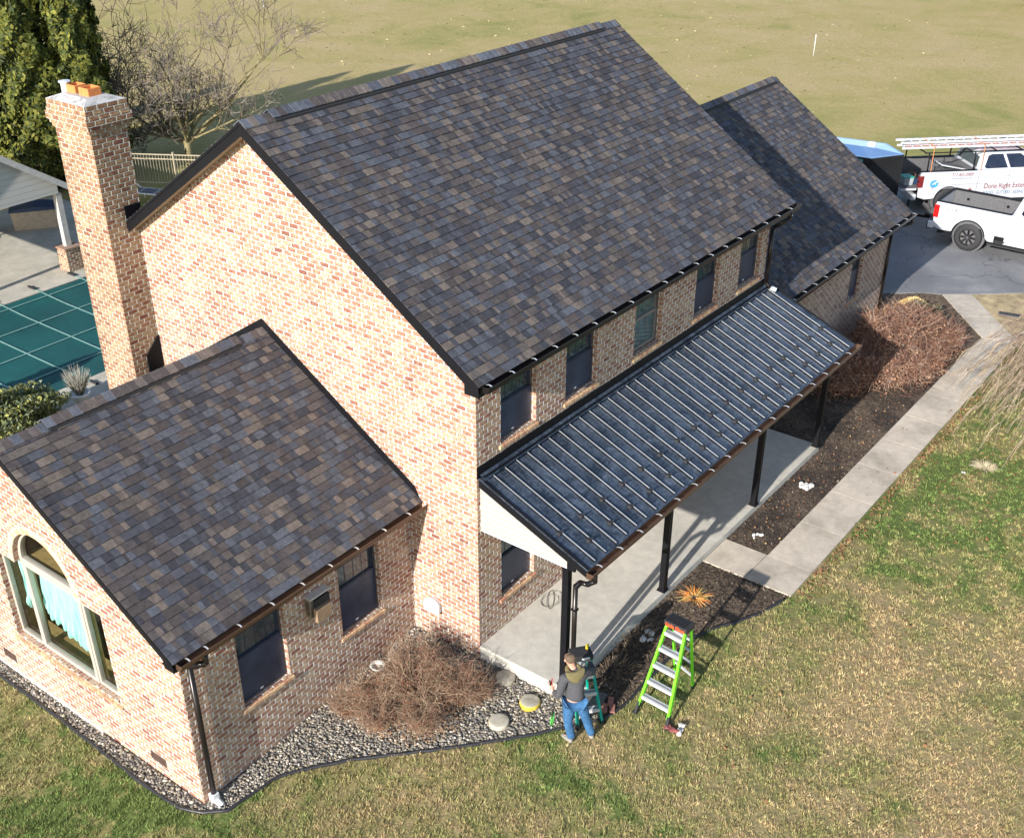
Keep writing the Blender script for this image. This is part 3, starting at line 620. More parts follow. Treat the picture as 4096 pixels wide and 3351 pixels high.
# chimney
ch = B(); X0, X1, Y0, Y1 = -.625, .10, 7.62, 8.61
ch.box((X0, Y0, -.6), (X1, Y1, 7.43))
for z0, z1, o in ((7.43, 7.4965, .03), (7.4965, 7.563, .055), (7.563, 7.696, .085), (7.696, 7.7625, .065), (7.7625, 7.8955, .05)):
    ch.box((X0-o, Y0-o, z0+.0005), (X1+o, Y1+o, z1))
cho = ch.build("chimney", 'chimney', house)
b = B(); z0 = 7.896; o = .045; vs = [(X0-o, Y0-o, z0), (X1+o, Y0-o, z0), (X1+o, Y1+o, z0), (X0-o, Y1+o, z0), (X0+.15, Y0+.15, z0+.075), (X1-.15, Y0+.15, z0+.075), (X1-.15, Y1-.15, z0+.075), (X0+.15, Y1-.15, z0+.075)]
b.add(vs, [(0, 3, 2, 1), (4, 5, 6, 7), (0, 1, 5, 4), (1, 2, 6, 5), (2, 3, 7, 6), (3, 0, 4, 7)]); b.build("crown", 'crown', cho)
for cx, cy, sx, sy in ((-.26, 7.96, .26, .27), (-.27, 8.32, .23, .25)):
    b = B(); b.poly(rect(cx-sx/2, cx+sx/2, cy-sy/2, cy+sy/2), [rect(cx-sx/2+.025, cx+sx/2-.025, cy-sy/2+.025, cy+sy/2-.025)], 'z', 7.93, 8.10); b.build("flue", 'terra', cho, bevel=.012)
b = B(); b.lathe((-.36, 8.50, 7.95), [(.07, 0), (.07, .16), (.10, .17), (.10, .19), (.03, .2)], 14); b.build("vent_cap", 'alu', cho)

# windows
def sill(x0, x1, z, y, parent):
    b = B(); n = int(round((x1-x0+.10)/.072)); w_ = (x1-x0+.10)/n
    for i in range(n):
        a = x0-.05+i*w_; c = random.choice([(.50, .30, .18), (.58, .38, .22), (.60, .42, .24), (.45, .22, .14), (.52, .33, .2)]); b.cur = c
        dz = random.uniform(-.003, .003)
        b.add([(a+.006, y-.035, z-.085+dz), (a+w_-.006, y-.035, z-.085+dz), (a+w_-.006, y-.035, z-.030+dz), (a+.006, y-.035, z-.030+dz), (a+.006, y+.10, z-.005), (a+w_-.006, y+.10, z-.005), (a+.006, y+.02, z-.095), (a+w_-.006, y+.02, z-.095)],
              [(0, 1, 2, 3), (3, 2, 5, 4), (0, 3, 4, 6), (1, 7, 5, 2), (6, 7, 1, 0)])
    b.cur = (.62, .59, .54); b.add([(x0-.048, y-.03, z-.082), (x1+.048, y-.03, z-.082), (x1+.048, y-.03, z-.036), (x0-.048, y-.03, z-.036), (x0-.048, y+.1, z-.011), (x1+.048, y+.1, z-.011)], [(0, 1, 2, 3), (3, 2, 5, 4)])
    return b.build("sill", 'sill', parent, color=True)
def ring(b, x0, x1, z0, z1, y0, y1, t):
    b.box((x0, y0, z0), (x0+t, y1, z1)); b.box((x1-t, y0, z0), (x1, y1, z1)); b.box((x0+t, y0, z0), (x1-t, y1, z0+t)); b.box((x0+t, y0, z1-t), (x1-t, y1, z1))
def window(x0, x1, z0, z1, y, d=.085, light=False, label=None, with_sill=True):
    zmid = (z0+z1)/2+.02; b = B(); ring(b, x0+.001, x1-.001, z0+.001, z1-.001, y+d, y+d+.07, .022)
    wd = b.build("window", 'brnframe', house)
    if label: wd['label'] = label
    fm = 'dkframe' if not light else M['beigefr']
    b = B(); ring(b, x0+.022, x1-.022, zmid-.02, z1-.022, y+d+.03, y+d+.06, .05); b.build("sash", fm, wd)
    b = B(); ring(b, x0+.022, x1-.022, z0+.022, zmid+.02, y+d+.012, y+d+.042, .055); b.build("sash", fm, wd)
    gm = 'glassg' if light else 'glassd'
    b = B(); b.box((x0+.07, y+d+.044, zmid+.03), (x1-.07, y+d+.049, z1-.07)); b.build("glass", gm, wd)
    b = B(); b.box((x0+.075, y+d+.026, z0+.075), (x1-.075, y+d+.031, zmid-.035)); b.build("glass", gm, wd)
    b = B(); n = 3 if light else 4
    for i in range(1, n): xx = x0+.07+(x1-x0-.14)*i/n; b.box((xx-.006, y+d+.0395, zmid+.03), (xx+.006, y+d+.0435, z1-.07))
    b.box((x0+.07, y+d+.0385, (zmid+z1)/2-.006), (x1-.07, y+d+.0425, (zmid+z1)/2+.006))
    if light:
        for i in range(1, n): xx = x0+.075+(x1-x0-.15)*i/n; b.box((xx-.006, y+d+.021, z0+.075), (xx+.006, y+d+.0255, zmid-.035))
        b.box((x0+.07, y+d+.020, (zmid+z0)/2-.006), (x1-.07, y+d+.0245, (zmid+z0)/2+.006))
    b.build("grille", fm, wd)
    if not light:
        b = B(); b.box((x0+.03, y+d+.004, z0+.03), (x1-.03, y+d+.010, zmid)); b.build("screen", 'screen', wd)
        xs_ = x0+(x1-x0)*.42; b = B(); b.box((xs_, y+d+.0005, z0+.05), (xs_+.06, y+d+.0035, z0+.078)); b.build("sticker", 'white', wd)
    b = B(); b.box((x0-.02, y+.205, z0-.02), (x1+.02, y+.235, z1+.02)); b.build("dark_room_panel", 'room', wd)  # near-black sheet behind the panes, standing in for the unlit room
    if with_sill: sill(x0, x1, z0, y, wd)
    return wd
M['beigefr'] = simple("grey_sash", (.20, .185, .175), .45, 0, .05)
for i, (x0, x1) in enumerate(UP): window(x0, x1, *UZ, 0, light=(i == 2), label="upstairs window with pale green panes and a clear grille, no screen" if i == 2 else None)
for x0, x1 in LO: window(x0, x1, *LZ, 0)
for x0, x1 in WI: window(x0, x1, *WZZ, 1.452)
for x0, x1 in GW: window(x0, x1, *GZZ, .243)
b = B(); b.box((4.421, .09, .021), (5.399, .14, 2.119)); dr = b.build("front_door", simple("door_paint", (.05, .02, .018), .4), house)
b = B(); b.sphere((5.28, .06, 1.0), .03); b.build("handle", 'chrome', dr, smooth=True)
# arched picture window in the wing gable
aw = B(); xf = -4.767+.093
def yring(b, y0, y1, z0, z1, x0, x1, t): b.poly(rect(y0, y1, z0, z1), [rect(y0+t, y1-t, z0+t, z1-t)], 'x', x0, x1)
yA, yB = 3.815, 5.325
yring(aw, 3.192, yA+.02, .422, 2.128, xf, xf+.08, .055); yring(aw, yB-.02, 5.948, .422, 2.128, xf, xf+.08, .055); yring(aw, yA+.021, yB-.021, .422, 2.128, xf-.012, xf+.08, .075)
arc_o = [(yc+(ra-.002)*math.cos(t), 2.131+(ra-.002)*math.sin(t)) for t in np.linspace(0, math.pi, 26)]; arc_i = [(yc+(ra-.085)*math.cos(t), 2.20+(ra-.12)*math.sin(t)) for t in np.linspace(0, math.pi, 26)]
aw.poly(arc_o, [arc_i], 'x', xf-.012, xf+.08)
awo = aw.build("arched_window", 'beige', house, bevel=.006); awo['label'] = "arched picture window with taupe frame and narrow side panes"
b = B()
for y0, y1 in ((3.24, yA-.03), (yA+.09, yB-.09), (yB+.03, 5.90)): b.add([(xf+.035, y0, .47), (xf+.035, y0, 2.08), (xf+.035, y1, 2.08), (xf+.035, y1, .47)], [(0, 1, 2, 3)])
b.build("glass", 'glass', awo, fix=False); b = B(); b.add([(xf+.035, p[0], p[1]) for p in arc_i], [tuple(range(len(arc_i)))[::-1]]); b.build("glass", 'glass', awo, fix=False)
b = B()   # timber lining inside
for y0, y1 in ((3.19, 5.95),): b.box((xf+.09, y0, .36), (xf+.42, y1, .41)); b.box((xf+.09, y0-.03, .41), (xf+.40, y0, 2.1)); b.box((xf+.09, y1, .41), (xf+.40, y1+.03, 2.1)); b.box((xf+.09, yA-.04, 2.08), (xf+.40, yB+.04, 2.17)); b.box((xf+.09, yA-.03, .41), (xf+.14, yA+.03, 2.08)); b.box((xf+.09, yB-.03, .41), (xf+.14, yB+.03, 2.08))
b.build("window_lining", 'wood', awo)
def curtain(y0, y1, ztop, fbot, x, name, fold=.032, nf=11):
    n = 150; m_ = 34; V = []; 
    for i in range(n+1):
        u = i/n; y = y0+(y1-y0)*u; zb = fbot(u)
        for j in range(m_+1):
            v = j/m_; z = ztop+(zb-ztop)*v; gather = math.sin(u*nf*2*math.pi+math.sin(u*9)*1.2)*fold*(.5+.6*v)
            ruf = 0
            if v > .78: ruf = math.sin(u*nf*5.3*math.pi+v*14)*.026*(v-.78)/.22+.035*math.sin((v-.78)/.22*math.pi)
            V.append((x+gather-ruf+.012*math.sin(v*7+u*23), y+.008*math.sin(v*11+u*40), z+(.012*math.sin(u*130)*(v > .9))))
    V = np.array(V); ii, jj = np.meshgrid(np.arange(n), np.arange(m_), indexing='ij'); a = (ii*(m_+1)+jj).ravel()
    o = fast(name, V, np.stack([a, a+m_+1, a+m_+2, a+1], 1), None, 'curtain', awo, smooth=True); return o
curtain(yB-.05, yA+.05, 2.06, lambda u: 1.12-.34*u+.10*math.sin(u*math.pi)*-1-.035*abs(math.sin(u*11)), xf+.17, "curtain")
curtain(5.80, 5.45, 2.06, lambda u: .9+.2*u, xf+.17, "curtain", nf=4); curtain(3.60, 3.22, 2.06, lambda u: .72-.10*u, xf+.17, "curtain", nf=4)
# rowlock sill of the arched window and brick arch ring
b = B(); n = 40
for i in range(n):
    a = 3.13+i*(2.87/n); b.cur = random.choice([(.34, .20, .12), (.42, .27, .15), (.48, .34, .20), (.38, .24, .14)]); w_ = 2.87/n
    b.add([(-4.80, a+.006, .335), (-4.80, a+w_-.006, .335), (-4.80, a+w_-.006, .385), (-4.80, a+.006, .385), (-4.68, a+.006, .418), (-4.68, a+w_-.006, .418), (-4.76, a+.006, .33), (-4.76, a+w_-.006, .33)], [(0, 1, 2, 3), (3, 2, 5, 4), (0, 3, 4, 6), (1, 7, 5, 2), (6, 7, 1, 0)])
b.cur = (.6, .56, .5); b.add([(-4.795, 3.13, .34), (-4.795, 6.0, .34), (-4.795, 6.0, .38), (-4.795, 3.13, .38), (-4.68, 3.13, .412), (-4.68, 6.0, .412)], [(0, 1, 2, 3), (3, 2, 5, 4)])
b.build("sill", 'sill', awo, color=True)
b = B(); n = 34
for i in range(n):
    t0 = math.pi*(i+.07)/n; t1 = math.pi*(i+.93)/n; b.cur = random.choice([(.60, .44, .27), (.55, .36, .22), (.64, .48, .30), (.50, .30, .18)])
    for r0, r1 in ((ra+.002, ra+.105),):
        b.poly([(yc+r0*math.cos(t0), 2.13+r0*math.sin(t0)), (yc+r1*math.cos(t0), 2.13+r1*math.sin(t0)), (yc+r1*math.cos(t1), 2.13+r1*math.sin(t1)), (yc+r0*math.cos(t1), 2.13+r0*math.sin(t1))], (), 'x', -4.776, -4.70)
b.cur = (.74, .71, .66); o_ = [(yc+(ra+.115)*math.cos(t), 2.13+(ra+.115)*math.sin(t)) for t in np.linspace(0, math.pi, 40)]; i_ = [(yc+(ra+.0015)*math.cos(t), 2.13+(ra+.0015)*math.sin(t)) for t in np.linspace(math.pi, 0, 40)]
b.poly(o_+i_, (), 'x', -4.7725, -4.70); b.build("brick_arch", 'sill', house, color=True)
# foundation vents
for y0, z0 in ((6.27, -.42), (2.27, -.40)):
    b = B(); y1 = y0+.395; z1 = z0+.198; yring(b, y0+.002, y1, z0+.002, z1, -4.755, -4.72, .015); b.box((-4.70, y0, z0), (-4.69, y1, z1))
    for k in range(7): zz = z0+.03+k*.024; b.box((-4.745, y0+.015, zz), (-4.73, y1-.015, zz+.008))
    for k in range(12): yy = y0+.03+k*.03; b.box((-4.748, yy, z0+.015), (-4.742, yy+.006, z1-.015))
    b.build("crawl_vent", simple("vent_iron", (.14, .09, .07), .6), house)

# gutters ------------------------------------------------------------
def gutter(x0, x1, y, z, mat, hx, name="gutter", w=.125):
    b = B(); o = [(y-.002, z), (y-.002, z-.105), (y-w*.70, z-.105), (y-w*.76, z-.06), (y-w, z-.035), (y-w, z), (y-w+.012, z)]
    for x in (x0, x1): pass
    vs = [(x0, p[0], p[1]) for p in o]+[(x1, p[0], p[1]) for p in o]; n = len(o); b.add(vs, [(i, i+1, i+1+n, i+n) for i in range(n-1)])
    g = b.build(name, mat, house, fix=False); s = g.modifiers.new("sheet", 'SOLIDIFY'); s.thickness = .004; s.offset = 0
    b = B()
    for x in (x0, x1): b.poly(o[:-1], (), 'x', x-.003, x+.003)
    b.build("end_cap", mat, g)
    for x in hx:
        b = B(); ys_ = np.linspace(0, 1, 7); pts = [(x, y-.004-(w-.008)*t, z-.004+.018*math.sin(t*math.pi)) for t in ys_]
        for p, q in zip(pts[:-1], pts[1:]): b.bar(p, q, .022, .004)
        b.build("hanger", 'strap', g)
    return g
gutter(-.16, 10.17, -.262, 5.045, 'bzblack', np.arange(-.08, 10.1, .545))
gutter(-4.97, .02, 1.161, 2.435, 'bronze', [-4.82, -4.51, -3.92, -3.31, -2.72, -2.15, -1.59, -.97, -.40])
gutter(9.92, 18.12, -.161, 2.685, 'bzblack', np.arange(10.26, 18.1, .555))
# downspouts
def spout(pts, name="downspout", r=.042, mat='bzblack', elbow=None):
    b = B(); 
    for p, q in zip(pts[:-1], pts[1:]):
        b.tube([p, q], r, 10)
    for p in pts[1:-1]: b.sphere(p, r*1.04, nu=12, nv=8)
    return b.build(name, mat, house, smooth=True)
def elbow_ribs(p, q, parent, r=.046, n=7):
    p = Vector(p); q = Vector(q); b = B()
    for i in range(n):
        c = p.lerp(q, (i+.5)/n); d = (q-p).normalized()*.006; b.tube([c-d, c+d], r, 10)
    b.build("elbow", 'black', parent, smooth=True)
s1 = spout([(9.78, -.33, 4.95), (9.78, -.33, 4.83), (9.62, -.055, 4.62), (9.62, -.055, 3.42), (9.66, -.16, 3.33)]); elbow_ribs((9.62, -.06, 3.44), (9.66, -.17, 3.33), s1)
b = B(); b.tube([(9.655, -.15, 3.335), (9.70, -.26, 3.285)], .047, 10); b.build("outlet_shoe", 'alu', s1)
s2 = spout([(-4.55, 1.10, 2.34), (-4.55, 1.10, 2.20), (-4.63, 1.385, 2.02), (-4.63, 1.385, -.44)]); elbow_ribs((-4.55, 1.12, 2.18), (-4.62, 1.36, 2.04), s2, .05)
b = B(); b.box((-4.69, 1.33, -.60), (-4.57, 1.44, -.43)); b.tube([(-4.63, 1.33, -.54), (-4.63, 1.22, -.60)], .05, 12); b.build("drain_adapter", 'white', s2, bevel=.01)
s3 = spout([(17.95, -.23, 2.6), (17.95, -.23, 2.45), (17.80, .185, 2.25), (17.80, .185, -.1)])
# porch ---------------------------------------------------------------
PX0, PX1 = .045, 9.905
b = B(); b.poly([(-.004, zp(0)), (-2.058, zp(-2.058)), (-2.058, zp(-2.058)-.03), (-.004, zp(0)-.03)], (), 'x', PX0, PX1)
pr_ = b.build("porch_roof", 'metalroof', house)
b = B()
for x in (PX0+.012, PX1-.012): b = B(); b.bar((x, -.10, zp(-.10)+.012), (x, -2.058, zp(-2.058)+.012), .024, .03); b.build("edge_trim", 'black', pr_)
SX = [.27+.2928*i for i in range(33)]
for x in SX:
    b = B(); b.bar((x, -.11, zp(-.11)+.0135), (x, -2.035, zp(-2.035)+.0135), .014, .027)
    sm = b.build("seam", 'black', pr_); b = B(); b.bar((x, -.11, zp(-.11)+.0335), (x, -2.035, zp(-2.035)+.0335), .015, .010); b.build("seam_highlight", 'seam', sm)  # light strip laid on top as the painted reflection of the seam bend
for i, x in enumerate(SX):
    y = -1.40 if i % 2 == 0 else -1.75
    b = B(); z = zp(y); b.box((x-.075, y-.035, z+.004), (x-.012, y+.035, z+.055)); b.add([(x-.052, y+.028, z+.02), (x-.008, y+.028, z+.02), (x-.008, y+.075, z+.03), (x-.052, y+.075, z+.03)], [(0, 1, 2, 3)]); b.bar((x-.03, y-.02, z+.05), (x-.01, y-.045, z+.085), .014); b.bar((x+.016, y-.015, z+.045), (x-.04, y-.015, z+.045), .016); b.build("snow_guard", 'rubber', pr_)
b = B(); b.box((-.004, -.014, zp(0)+.001), (9.60, -.001, zp(0)+.205)); b.bar((PX0+.001, -.055, zp(-.055)+.05), (PX1-.001, -.055, zp(-.055)+.05), .118, .006, upv=(0, SP, 1))
b.build("wall_flashing", 'black', pr_)
b = B(); b.poly([(-.12, zp(-.12)+.046), (-.004, zp(0)+.052), (-.004, zp(0)+.060), (-.12, zp(-.12)+.054)], (), 'x', PX0+.02, PX1-.03); b.build("apron_flashing", 'metalroof', pr_)
for x in SX: pass
b = B()
for x in (PX0, PX1-.022): b.poly([(-.004, zp(0)-.031), (-2.03, zp(-2.03)-.031), (-2.03, zp(-2.03)-.16), (-.004, zp(0)-.17)], (), 'x', x, x+.022)
b.box((PX0+.022, -2.056, zp(-2.058)-.16), (PX1-.022, -2.032, zp(-2.058)-.031)); b.build("fascia", 'black', pr_)
for x in (PX0+.03, PX1-.05):
    b = B(); b.poly([(-.001, 2.33), (-1.665, 2.33), (-1.665, zp(-1.665)-.17), (-.001, zp(0)-.172)], (), 'x', x, x+.02); b.build("gable_siding", 'siding', pr_)
    b = B(); b.poly([(-.001, 2.318), (-1.665, 2.318), (-1.665, 2.329), (-.001, 2.329)], (), 'x', x-.006, x+.02); b.build("siding_trim", 'white', pr_)
    b = B(); b.poly([(-1.666, 2.308), (-1.81, 2.308), (-1.81, zp(-1.81)-.158), (-1.666, zp(-1.666)-.165)], (), 'x', x-.010, x+.03); b.build("corner_board", 'black', pr_)
b = B(); b.box((.12, -1.664, 2.318), (9.83, -.01, 2.328)); b.box((.12, -2.03, 2.345), (9.83, -1.80, 2.355)); b.build("ceiling", 'siding', pr_)
b = B(); b.box((.085, -1.79, 2.315), (9.83, -1.667, 2.44)); b.build("beam", 'black', pr_)
g = gutter(.0, 9.98, -2.059, zp(-2.058)-.012, 'bronze', np.arange(.26, 9.9, .5735)); 
for x, in ((.11,), (3.21,), (6.75,), (9.70,)):
    b = B(); b.box((x-.055, -1.70, .012), (x+.055, -1.59, 2.314)); b.box((x-.085, -1.73, .001), (x+.085, -1.56, .014)); b.box((x-.07, -1.715, .0145), (x+.07, -1.575, .05)); b.box((x-.06, -1.705, 2.255), (x+.06, -1.585, 2.313)); b.build("post", 'black', house, bevel=.004)
s4 = spout([(.15, -2.12, 2.36), (.15, -2.12, 2.23), (.15, -1.99, 2.12), (.17, -1.85, 2.08), (.19, -1.755, 1.96), (.19, -1.755, .06)], r=.04)
elbow_ribs((.15, -2.12, 2.24), (.15, -1.99, 2.12), s4); elbow_ribs((.17, -1.85, 2.08), (.19, -1.757, 1.94), s4)
b = B(); b.box((.15, -1.80, 1.49), (.231, -1.71, 1.53)); b.build("strap", 'black', s4)
# vents on walls
b = B(); prof = [(0, 0), (.33, 0), (.33, .15)]+[(.165+.165*math.cos(t), .15+.14*math.sin(t)) for t in np.linspace(.2, math.pi-.2, 10)]+[(0, .15)]
b.poly([(.815+p[0], .31+p[1]) for p in prof], (), 'x', -.10, -.06); b.poly([(.835+p[0]*.88, .32+p[1]*.9) for p in prof], (), 'x', -.06, -.001)
dv = b.build("hooded_vent", 'white', house, bevel=.012); dv['label'] = "white hooded vent low on the brick gable"
b = B()
for k in range(3): b.box((-.108, .84, .34+k*.045), (-.101, 1.12, .348+k*.045))
b.build("louvre", 'white', dv)
b = B(); b.box((-2.43, 1.335, 1.47), (-2.03, 1.451, 1.84)); vb = b.build("wall_vent", simple("stainless_hood", (.42, .38, .32), .35, .8, .1), house, bevel=.006)
b = B(); b.box((-2.36, 1.29, 1.60), (-2.06, 1.3345, 1.80)); b.build("outlet", 'rubber', vb); b = B(); b.box((-2.40, 1.22, 1.43), (-2.10, 1.30, 1.67)); b.build("baffle", simple("tan_baffle", (.42, .30, .20), .45, .4), vb, bevel=.005)
b = B(); b.box((-2.44, 1.30, 1.84), (-2.02, 1.451, 1.86)); b.build("top_plate", 'alu', vb)
for k in range(4): b = B(); b.box((-2.4305, 1.35+k*.022, 1.52), (-2.429, 1.36+k*.022, 1.78)); b.build("slot", 'black', vb)

# ================================================================== GROUND COVER AND SMALL GARDEN THINGS
def project(P):
    d = P-np.array(CAM); z = d@np.array(fw); u = (2034.2+4549.5*(d@np.array(rr))/z)/4096; v = (1880.4-4549.5*(d@np.array(uu))/z)/3351
    return u, v, z
def gpts(n, x0, x1, y0, y1): return RS.uniform(x0, x1, n), RS.uniform(y0, y1, n)
def in_edge(X, Y): return inpoly(X, Y, EDGE+[(4.6, 1.5), (0, 9.5)])
HARD = [[(4.6, -3.5), (18.11, -3.52), (20.64, -1.44), (21.7, -2.65), (19, -6), (18.0, -4.4), (18.11, -3.52), (20.12, -.79), (17.83, -2.66), (5.5, -2.6), (5.5, -1.6), (4.6, -1.6)], MULCH2]
t = empty("lawn_edging", (0, 0, 0), label="black plastic edging curving between river gravel and lawn", cat="edging")
b = B(); pts = []
for (x0, y0), (x1, y1) in zip(EDGE[:-1], EDGE[1:]):
    for k in range(4): f = k/4; x = x0+(x1-x0)*f; y = y0+(y1-y0)*f; pts.append((x+.012*math.sin(x*9+y*7), y+.012*math.cos(x*8-y*9), GZ(x, y)+.022))
b.tube(pts, .028, 8); b.build("edging_strip", 'edging', t, smooth=True); b = B(); b.tube([(p[0]+.004, p[1]+.02, p[2]-.03) for p in pts], .02, 6); b.build("edging_flange", 'edging', t, smooth=True)
# river pebbles
phi = (1+5**.5)/2; ico = np.array([(-1, phi, 0), (1, phi, 0), (-1, -phi, 0), (1, -phi, 0), (0, -1, phi), (0, 1, phi), (0, -1, -phi), (0, 1, -phi), (phi, 0, -1), (phi, 0, 1), (-phi, 0, -1), (-phi, 0, 1)])/math.sqrt(1+phi*phi)
icf = np.array([(0, 11, 5), (0, 5, 1), (0, 1, 7), (0, 7, 10), (0, 10, 11), (1, 5, 9), (5, 11, 4), (11, 10, 2), (10, 7, 6), (7, 1, 8), (3, 9, 4), (3, 4, 2), (3, 2, 6), (3, 6, 8), (3, 8, 9), (4, 9, 5), (2, 4, 11), (6, 2, 10), (8, 6, 7), (9, 8, 1)])
def stones(name, X, Y, rad, pal, mat, lift=.3, kind='stuff', parent=None):
    n = len(X); r = rad*RS.uniform(.65, 1.35, n); sc3 = np.stack([RS.uniform(.9, 1.5, n), RS.uniform(.7, 1.1, n), RS.uniform(.5, .8, n)], 1)*r[:, None]
    an = RS.uniform(0, 6.28, n); v = ico[None]*sc3[:, None]; v = v*(1+RS.uniform(-.1, .1, (n, 12, 1))); c, s = np.cos(an)[:, None], np.sin(an)[:, None]
    x = v[:, :, 0]*c-v[:, :, 1]*s; y = v[:, :, 0]*s+v[:, :, 1]*c; z = v[:, :, 2]+(GZv(X, Y)+.006+r*lift)[:, None]
    Vv = np.stack([x+X[:, None], y+Y[:, None], z], 2).reshape(-1, 3); F = (icf[None]+12*np.arange(n)[:, None, None]).reshape(-1, 3)
    cl = np.array(pal)[RS.choice(len(pal), n)]*RS.uniform(.75, 1.25, (n, 1)); return fast(name, Vv, F, np.repeat(cl, 20, 0), mat, parent, smooth=True)
X, Y = gpts(78000, -5.05, .4, -2.6, 9.3); k = inpoly(X, Y, GRAVEL) & ((X < -4.79) | (Y < 1.43)) & ~((X > -.005) & (Y > -1.72)); X, Y = X[k], Y[k]
PEB = [(.17, .155, .135), (.22, .20, .165), (.27, .235, .19), (.12, .115, .11), (.32, .265, .20), (.19, .17, .155), (.38, .335, .27), (.15, .14, .135), (.24, .20, .145), (.50, .46, .40), (.21, .195, .17), (.26, .23, .18)]
tag(stones("river_gravel", X, Y, .0195, PEB, 'pebble', RS.uniform(.1, 1.1, len(X))), kind='stuff')
# mulch chips
for poly, n in ((MULCH1, 4200), (MULCH2, 13000)):
    xs_ = [p[0] for p in poly]; ys_ = [p[1] for p in poly]; X, Y = gpts(n*2, min(xs_), max(xs_), min(ys_), max(ys_)); k = inpoly(X, Y, poly); X, Y = X[k][:n], Y[k][:n]
    cl = np.array([(.05, .038, .03), (.085, .063, .048), (.03, .023, .019), (.16, .12, .085), (.26, .20, .15), (.12, .09, .068)])[RS.choice(6, len(X), p=[.3, .25, .2, .12, .05, .08])]
    tag(cards(np.stack([X, Y, GZv(X, Y)+RS.uniform(.012, .03, len(X))], 1), RS.uniform(.012, .035, len(X)), cl, "mulch_chips", 'leafattr', flat=True, aspect=2.4), kind='stuff')
# grass blades
def blades(X, Y, ln, wd, name, TA=None, TC=None):
    n = len(X); z = GZv(X, Y)-.004; an = RS.uniform(0, 6.283, n); le = ln*RS.uniform(.6, 1.35, n); lean = RS.uniform(.15, .95, n); la = RS.normal(.6, 1.2, n) if TA is None else np.where(RS.rand(n) < .75, TA+RS.normal(0, .6, n), RS.normal(.6, 1.2, n))
    dx, dy = np.cos(an)*wd/2, np.sin(an)*wd/2; tx, ty = np.cos(la)*np.sin(lean)*le, np.sin(la)*np.sin(lean)*le; tz = np.cos(lean)*le
    A = np.stack([X-dx, Y-dy, z], 1); Bq = np.stack([X+dx, Y+dy, z], 1); T = np.stack([X+tx, Y+ty, z+tz], 1)
    Vv = np.stack([A, Bq, T], 1).reshape(-1, 3); v = (RS.uniform(.6, 1.4, n)*(TC if TC is not None else 1))[:, None]*(1+RS.normal(0, .06, (n, 3))); return fast(name, Vv, np.arange(3*n).reshape(n, 3), np.clip(v, .3, 2.2), 'blade')
CX, CY = gpts(130000, -9.5, 20, -9.5, 10); u, v, zz = project(np.stack([CX, CY, np.full(len(CX), -.3)], 1)); dens = np.clip((15.5/zz)**2.2, 0, 1)
k = (u > -.08) & (u < 1.06) & (v < 1.07) & (v > .2) & (RS.rand(len(CX)) < dens); CX, CY, zz = CX[k], CY[k], zz[k]
k = ~in_edge(CX, CY) & ~inpoly(CX, CY, HARD[0]) & ~inpoly(CX, CY, HARD[1]) & ~((CX > 4.55) & (CX < 18.3) & (CY > -3.58)) & ~((CX > 0) & (CY > -3.0) & (CX < 5) & (CY > -2.5)) & ~((CX > -4.9) & (CY > 1)) & (CX < 17.5)
CX, CY, zz = CX[k], CY[k], zz[k]; nb = 11; TR = RS.uniform(.012, .06, len(CX)); an = RS.uniform(0, 6.283, (len(CX), nb)); q = np.sqrt(RS.rand(len(CX), nb))
X = (CX[:, None]+TR[:, None]*q*np.cos(an)*1.3).ravel(); Y = (CY[:, None]+TR[:, None]*q*np.sin(an)).ravel(); zz = np.repeat(zz, nb); TCc = np.repeat(np.clip(RS.normal(1.08, .20, len(CX)), .6, 1.7), nb)
bl_ = blades(X, Y, .058*np.repeat(RS.uniform(.7, 1.4, len(CX)), nb), .0115*np.clip(zz/14, .8, 1.6), "grass", an.ravel(), TCc); tag(bl_, kind='stuff')
# fallen leaves
X1 = np.concatenate([RS.uniform(4.7, 17.5, 900), RS.normal(11.5, 2.2, 500), RS.uniform(-6, 16, 260), RS.uniform(5.6, 17, 240)]); Y1 = np.concatenate([-3.55-np.abs(RS.normal(0, .13, 900)), RS.normal(-4.9, .8, 500), RS.uniform(-8.5, -3.6, 260), RS.uniform(-2.58, -1.75, 240)])
P = np.stack([X1, Y1, GZv(X1, Y1)+.045], 1); cl = np.array([(.30, .13, .06), (.36, .20, .09), (.22, .10, .05), (.42, .27, .13)])[RS.choice(4, len(P))]
k = ~((X1 < 4.6) & (Y1 > -3.4)); tag(cards(P[k], RS.uniform(.025, .05, k.sum()), cl[k], "fallen_leaves", 'leafattr', flat=True, aspect=1.5), kind='stuff')
n = 2200; X1 = RS.uniform(14, 62, n); Y1 = RS.uniform(6, 60, n); P = np.stack([X1, Y1, GZv(X1, Y1)+.02], 1); k = Y1 > 8.8; k &= ~((X1 < 18) & (Y1 < 28))
tag(cards(P[k], RS.uniform(.05, .13, k.sum()), np.array([(.42, .34, .14), (.50, .42, .24), (.10, .09, .05)])[RS.choice(3, k.sum(), p=[.45, .35, .2])], "field_leaves", 'leafattr', flat=True), kind='stuff')

def gz3(x, y, h=0): return (x, y, GZ(x, y)+h)
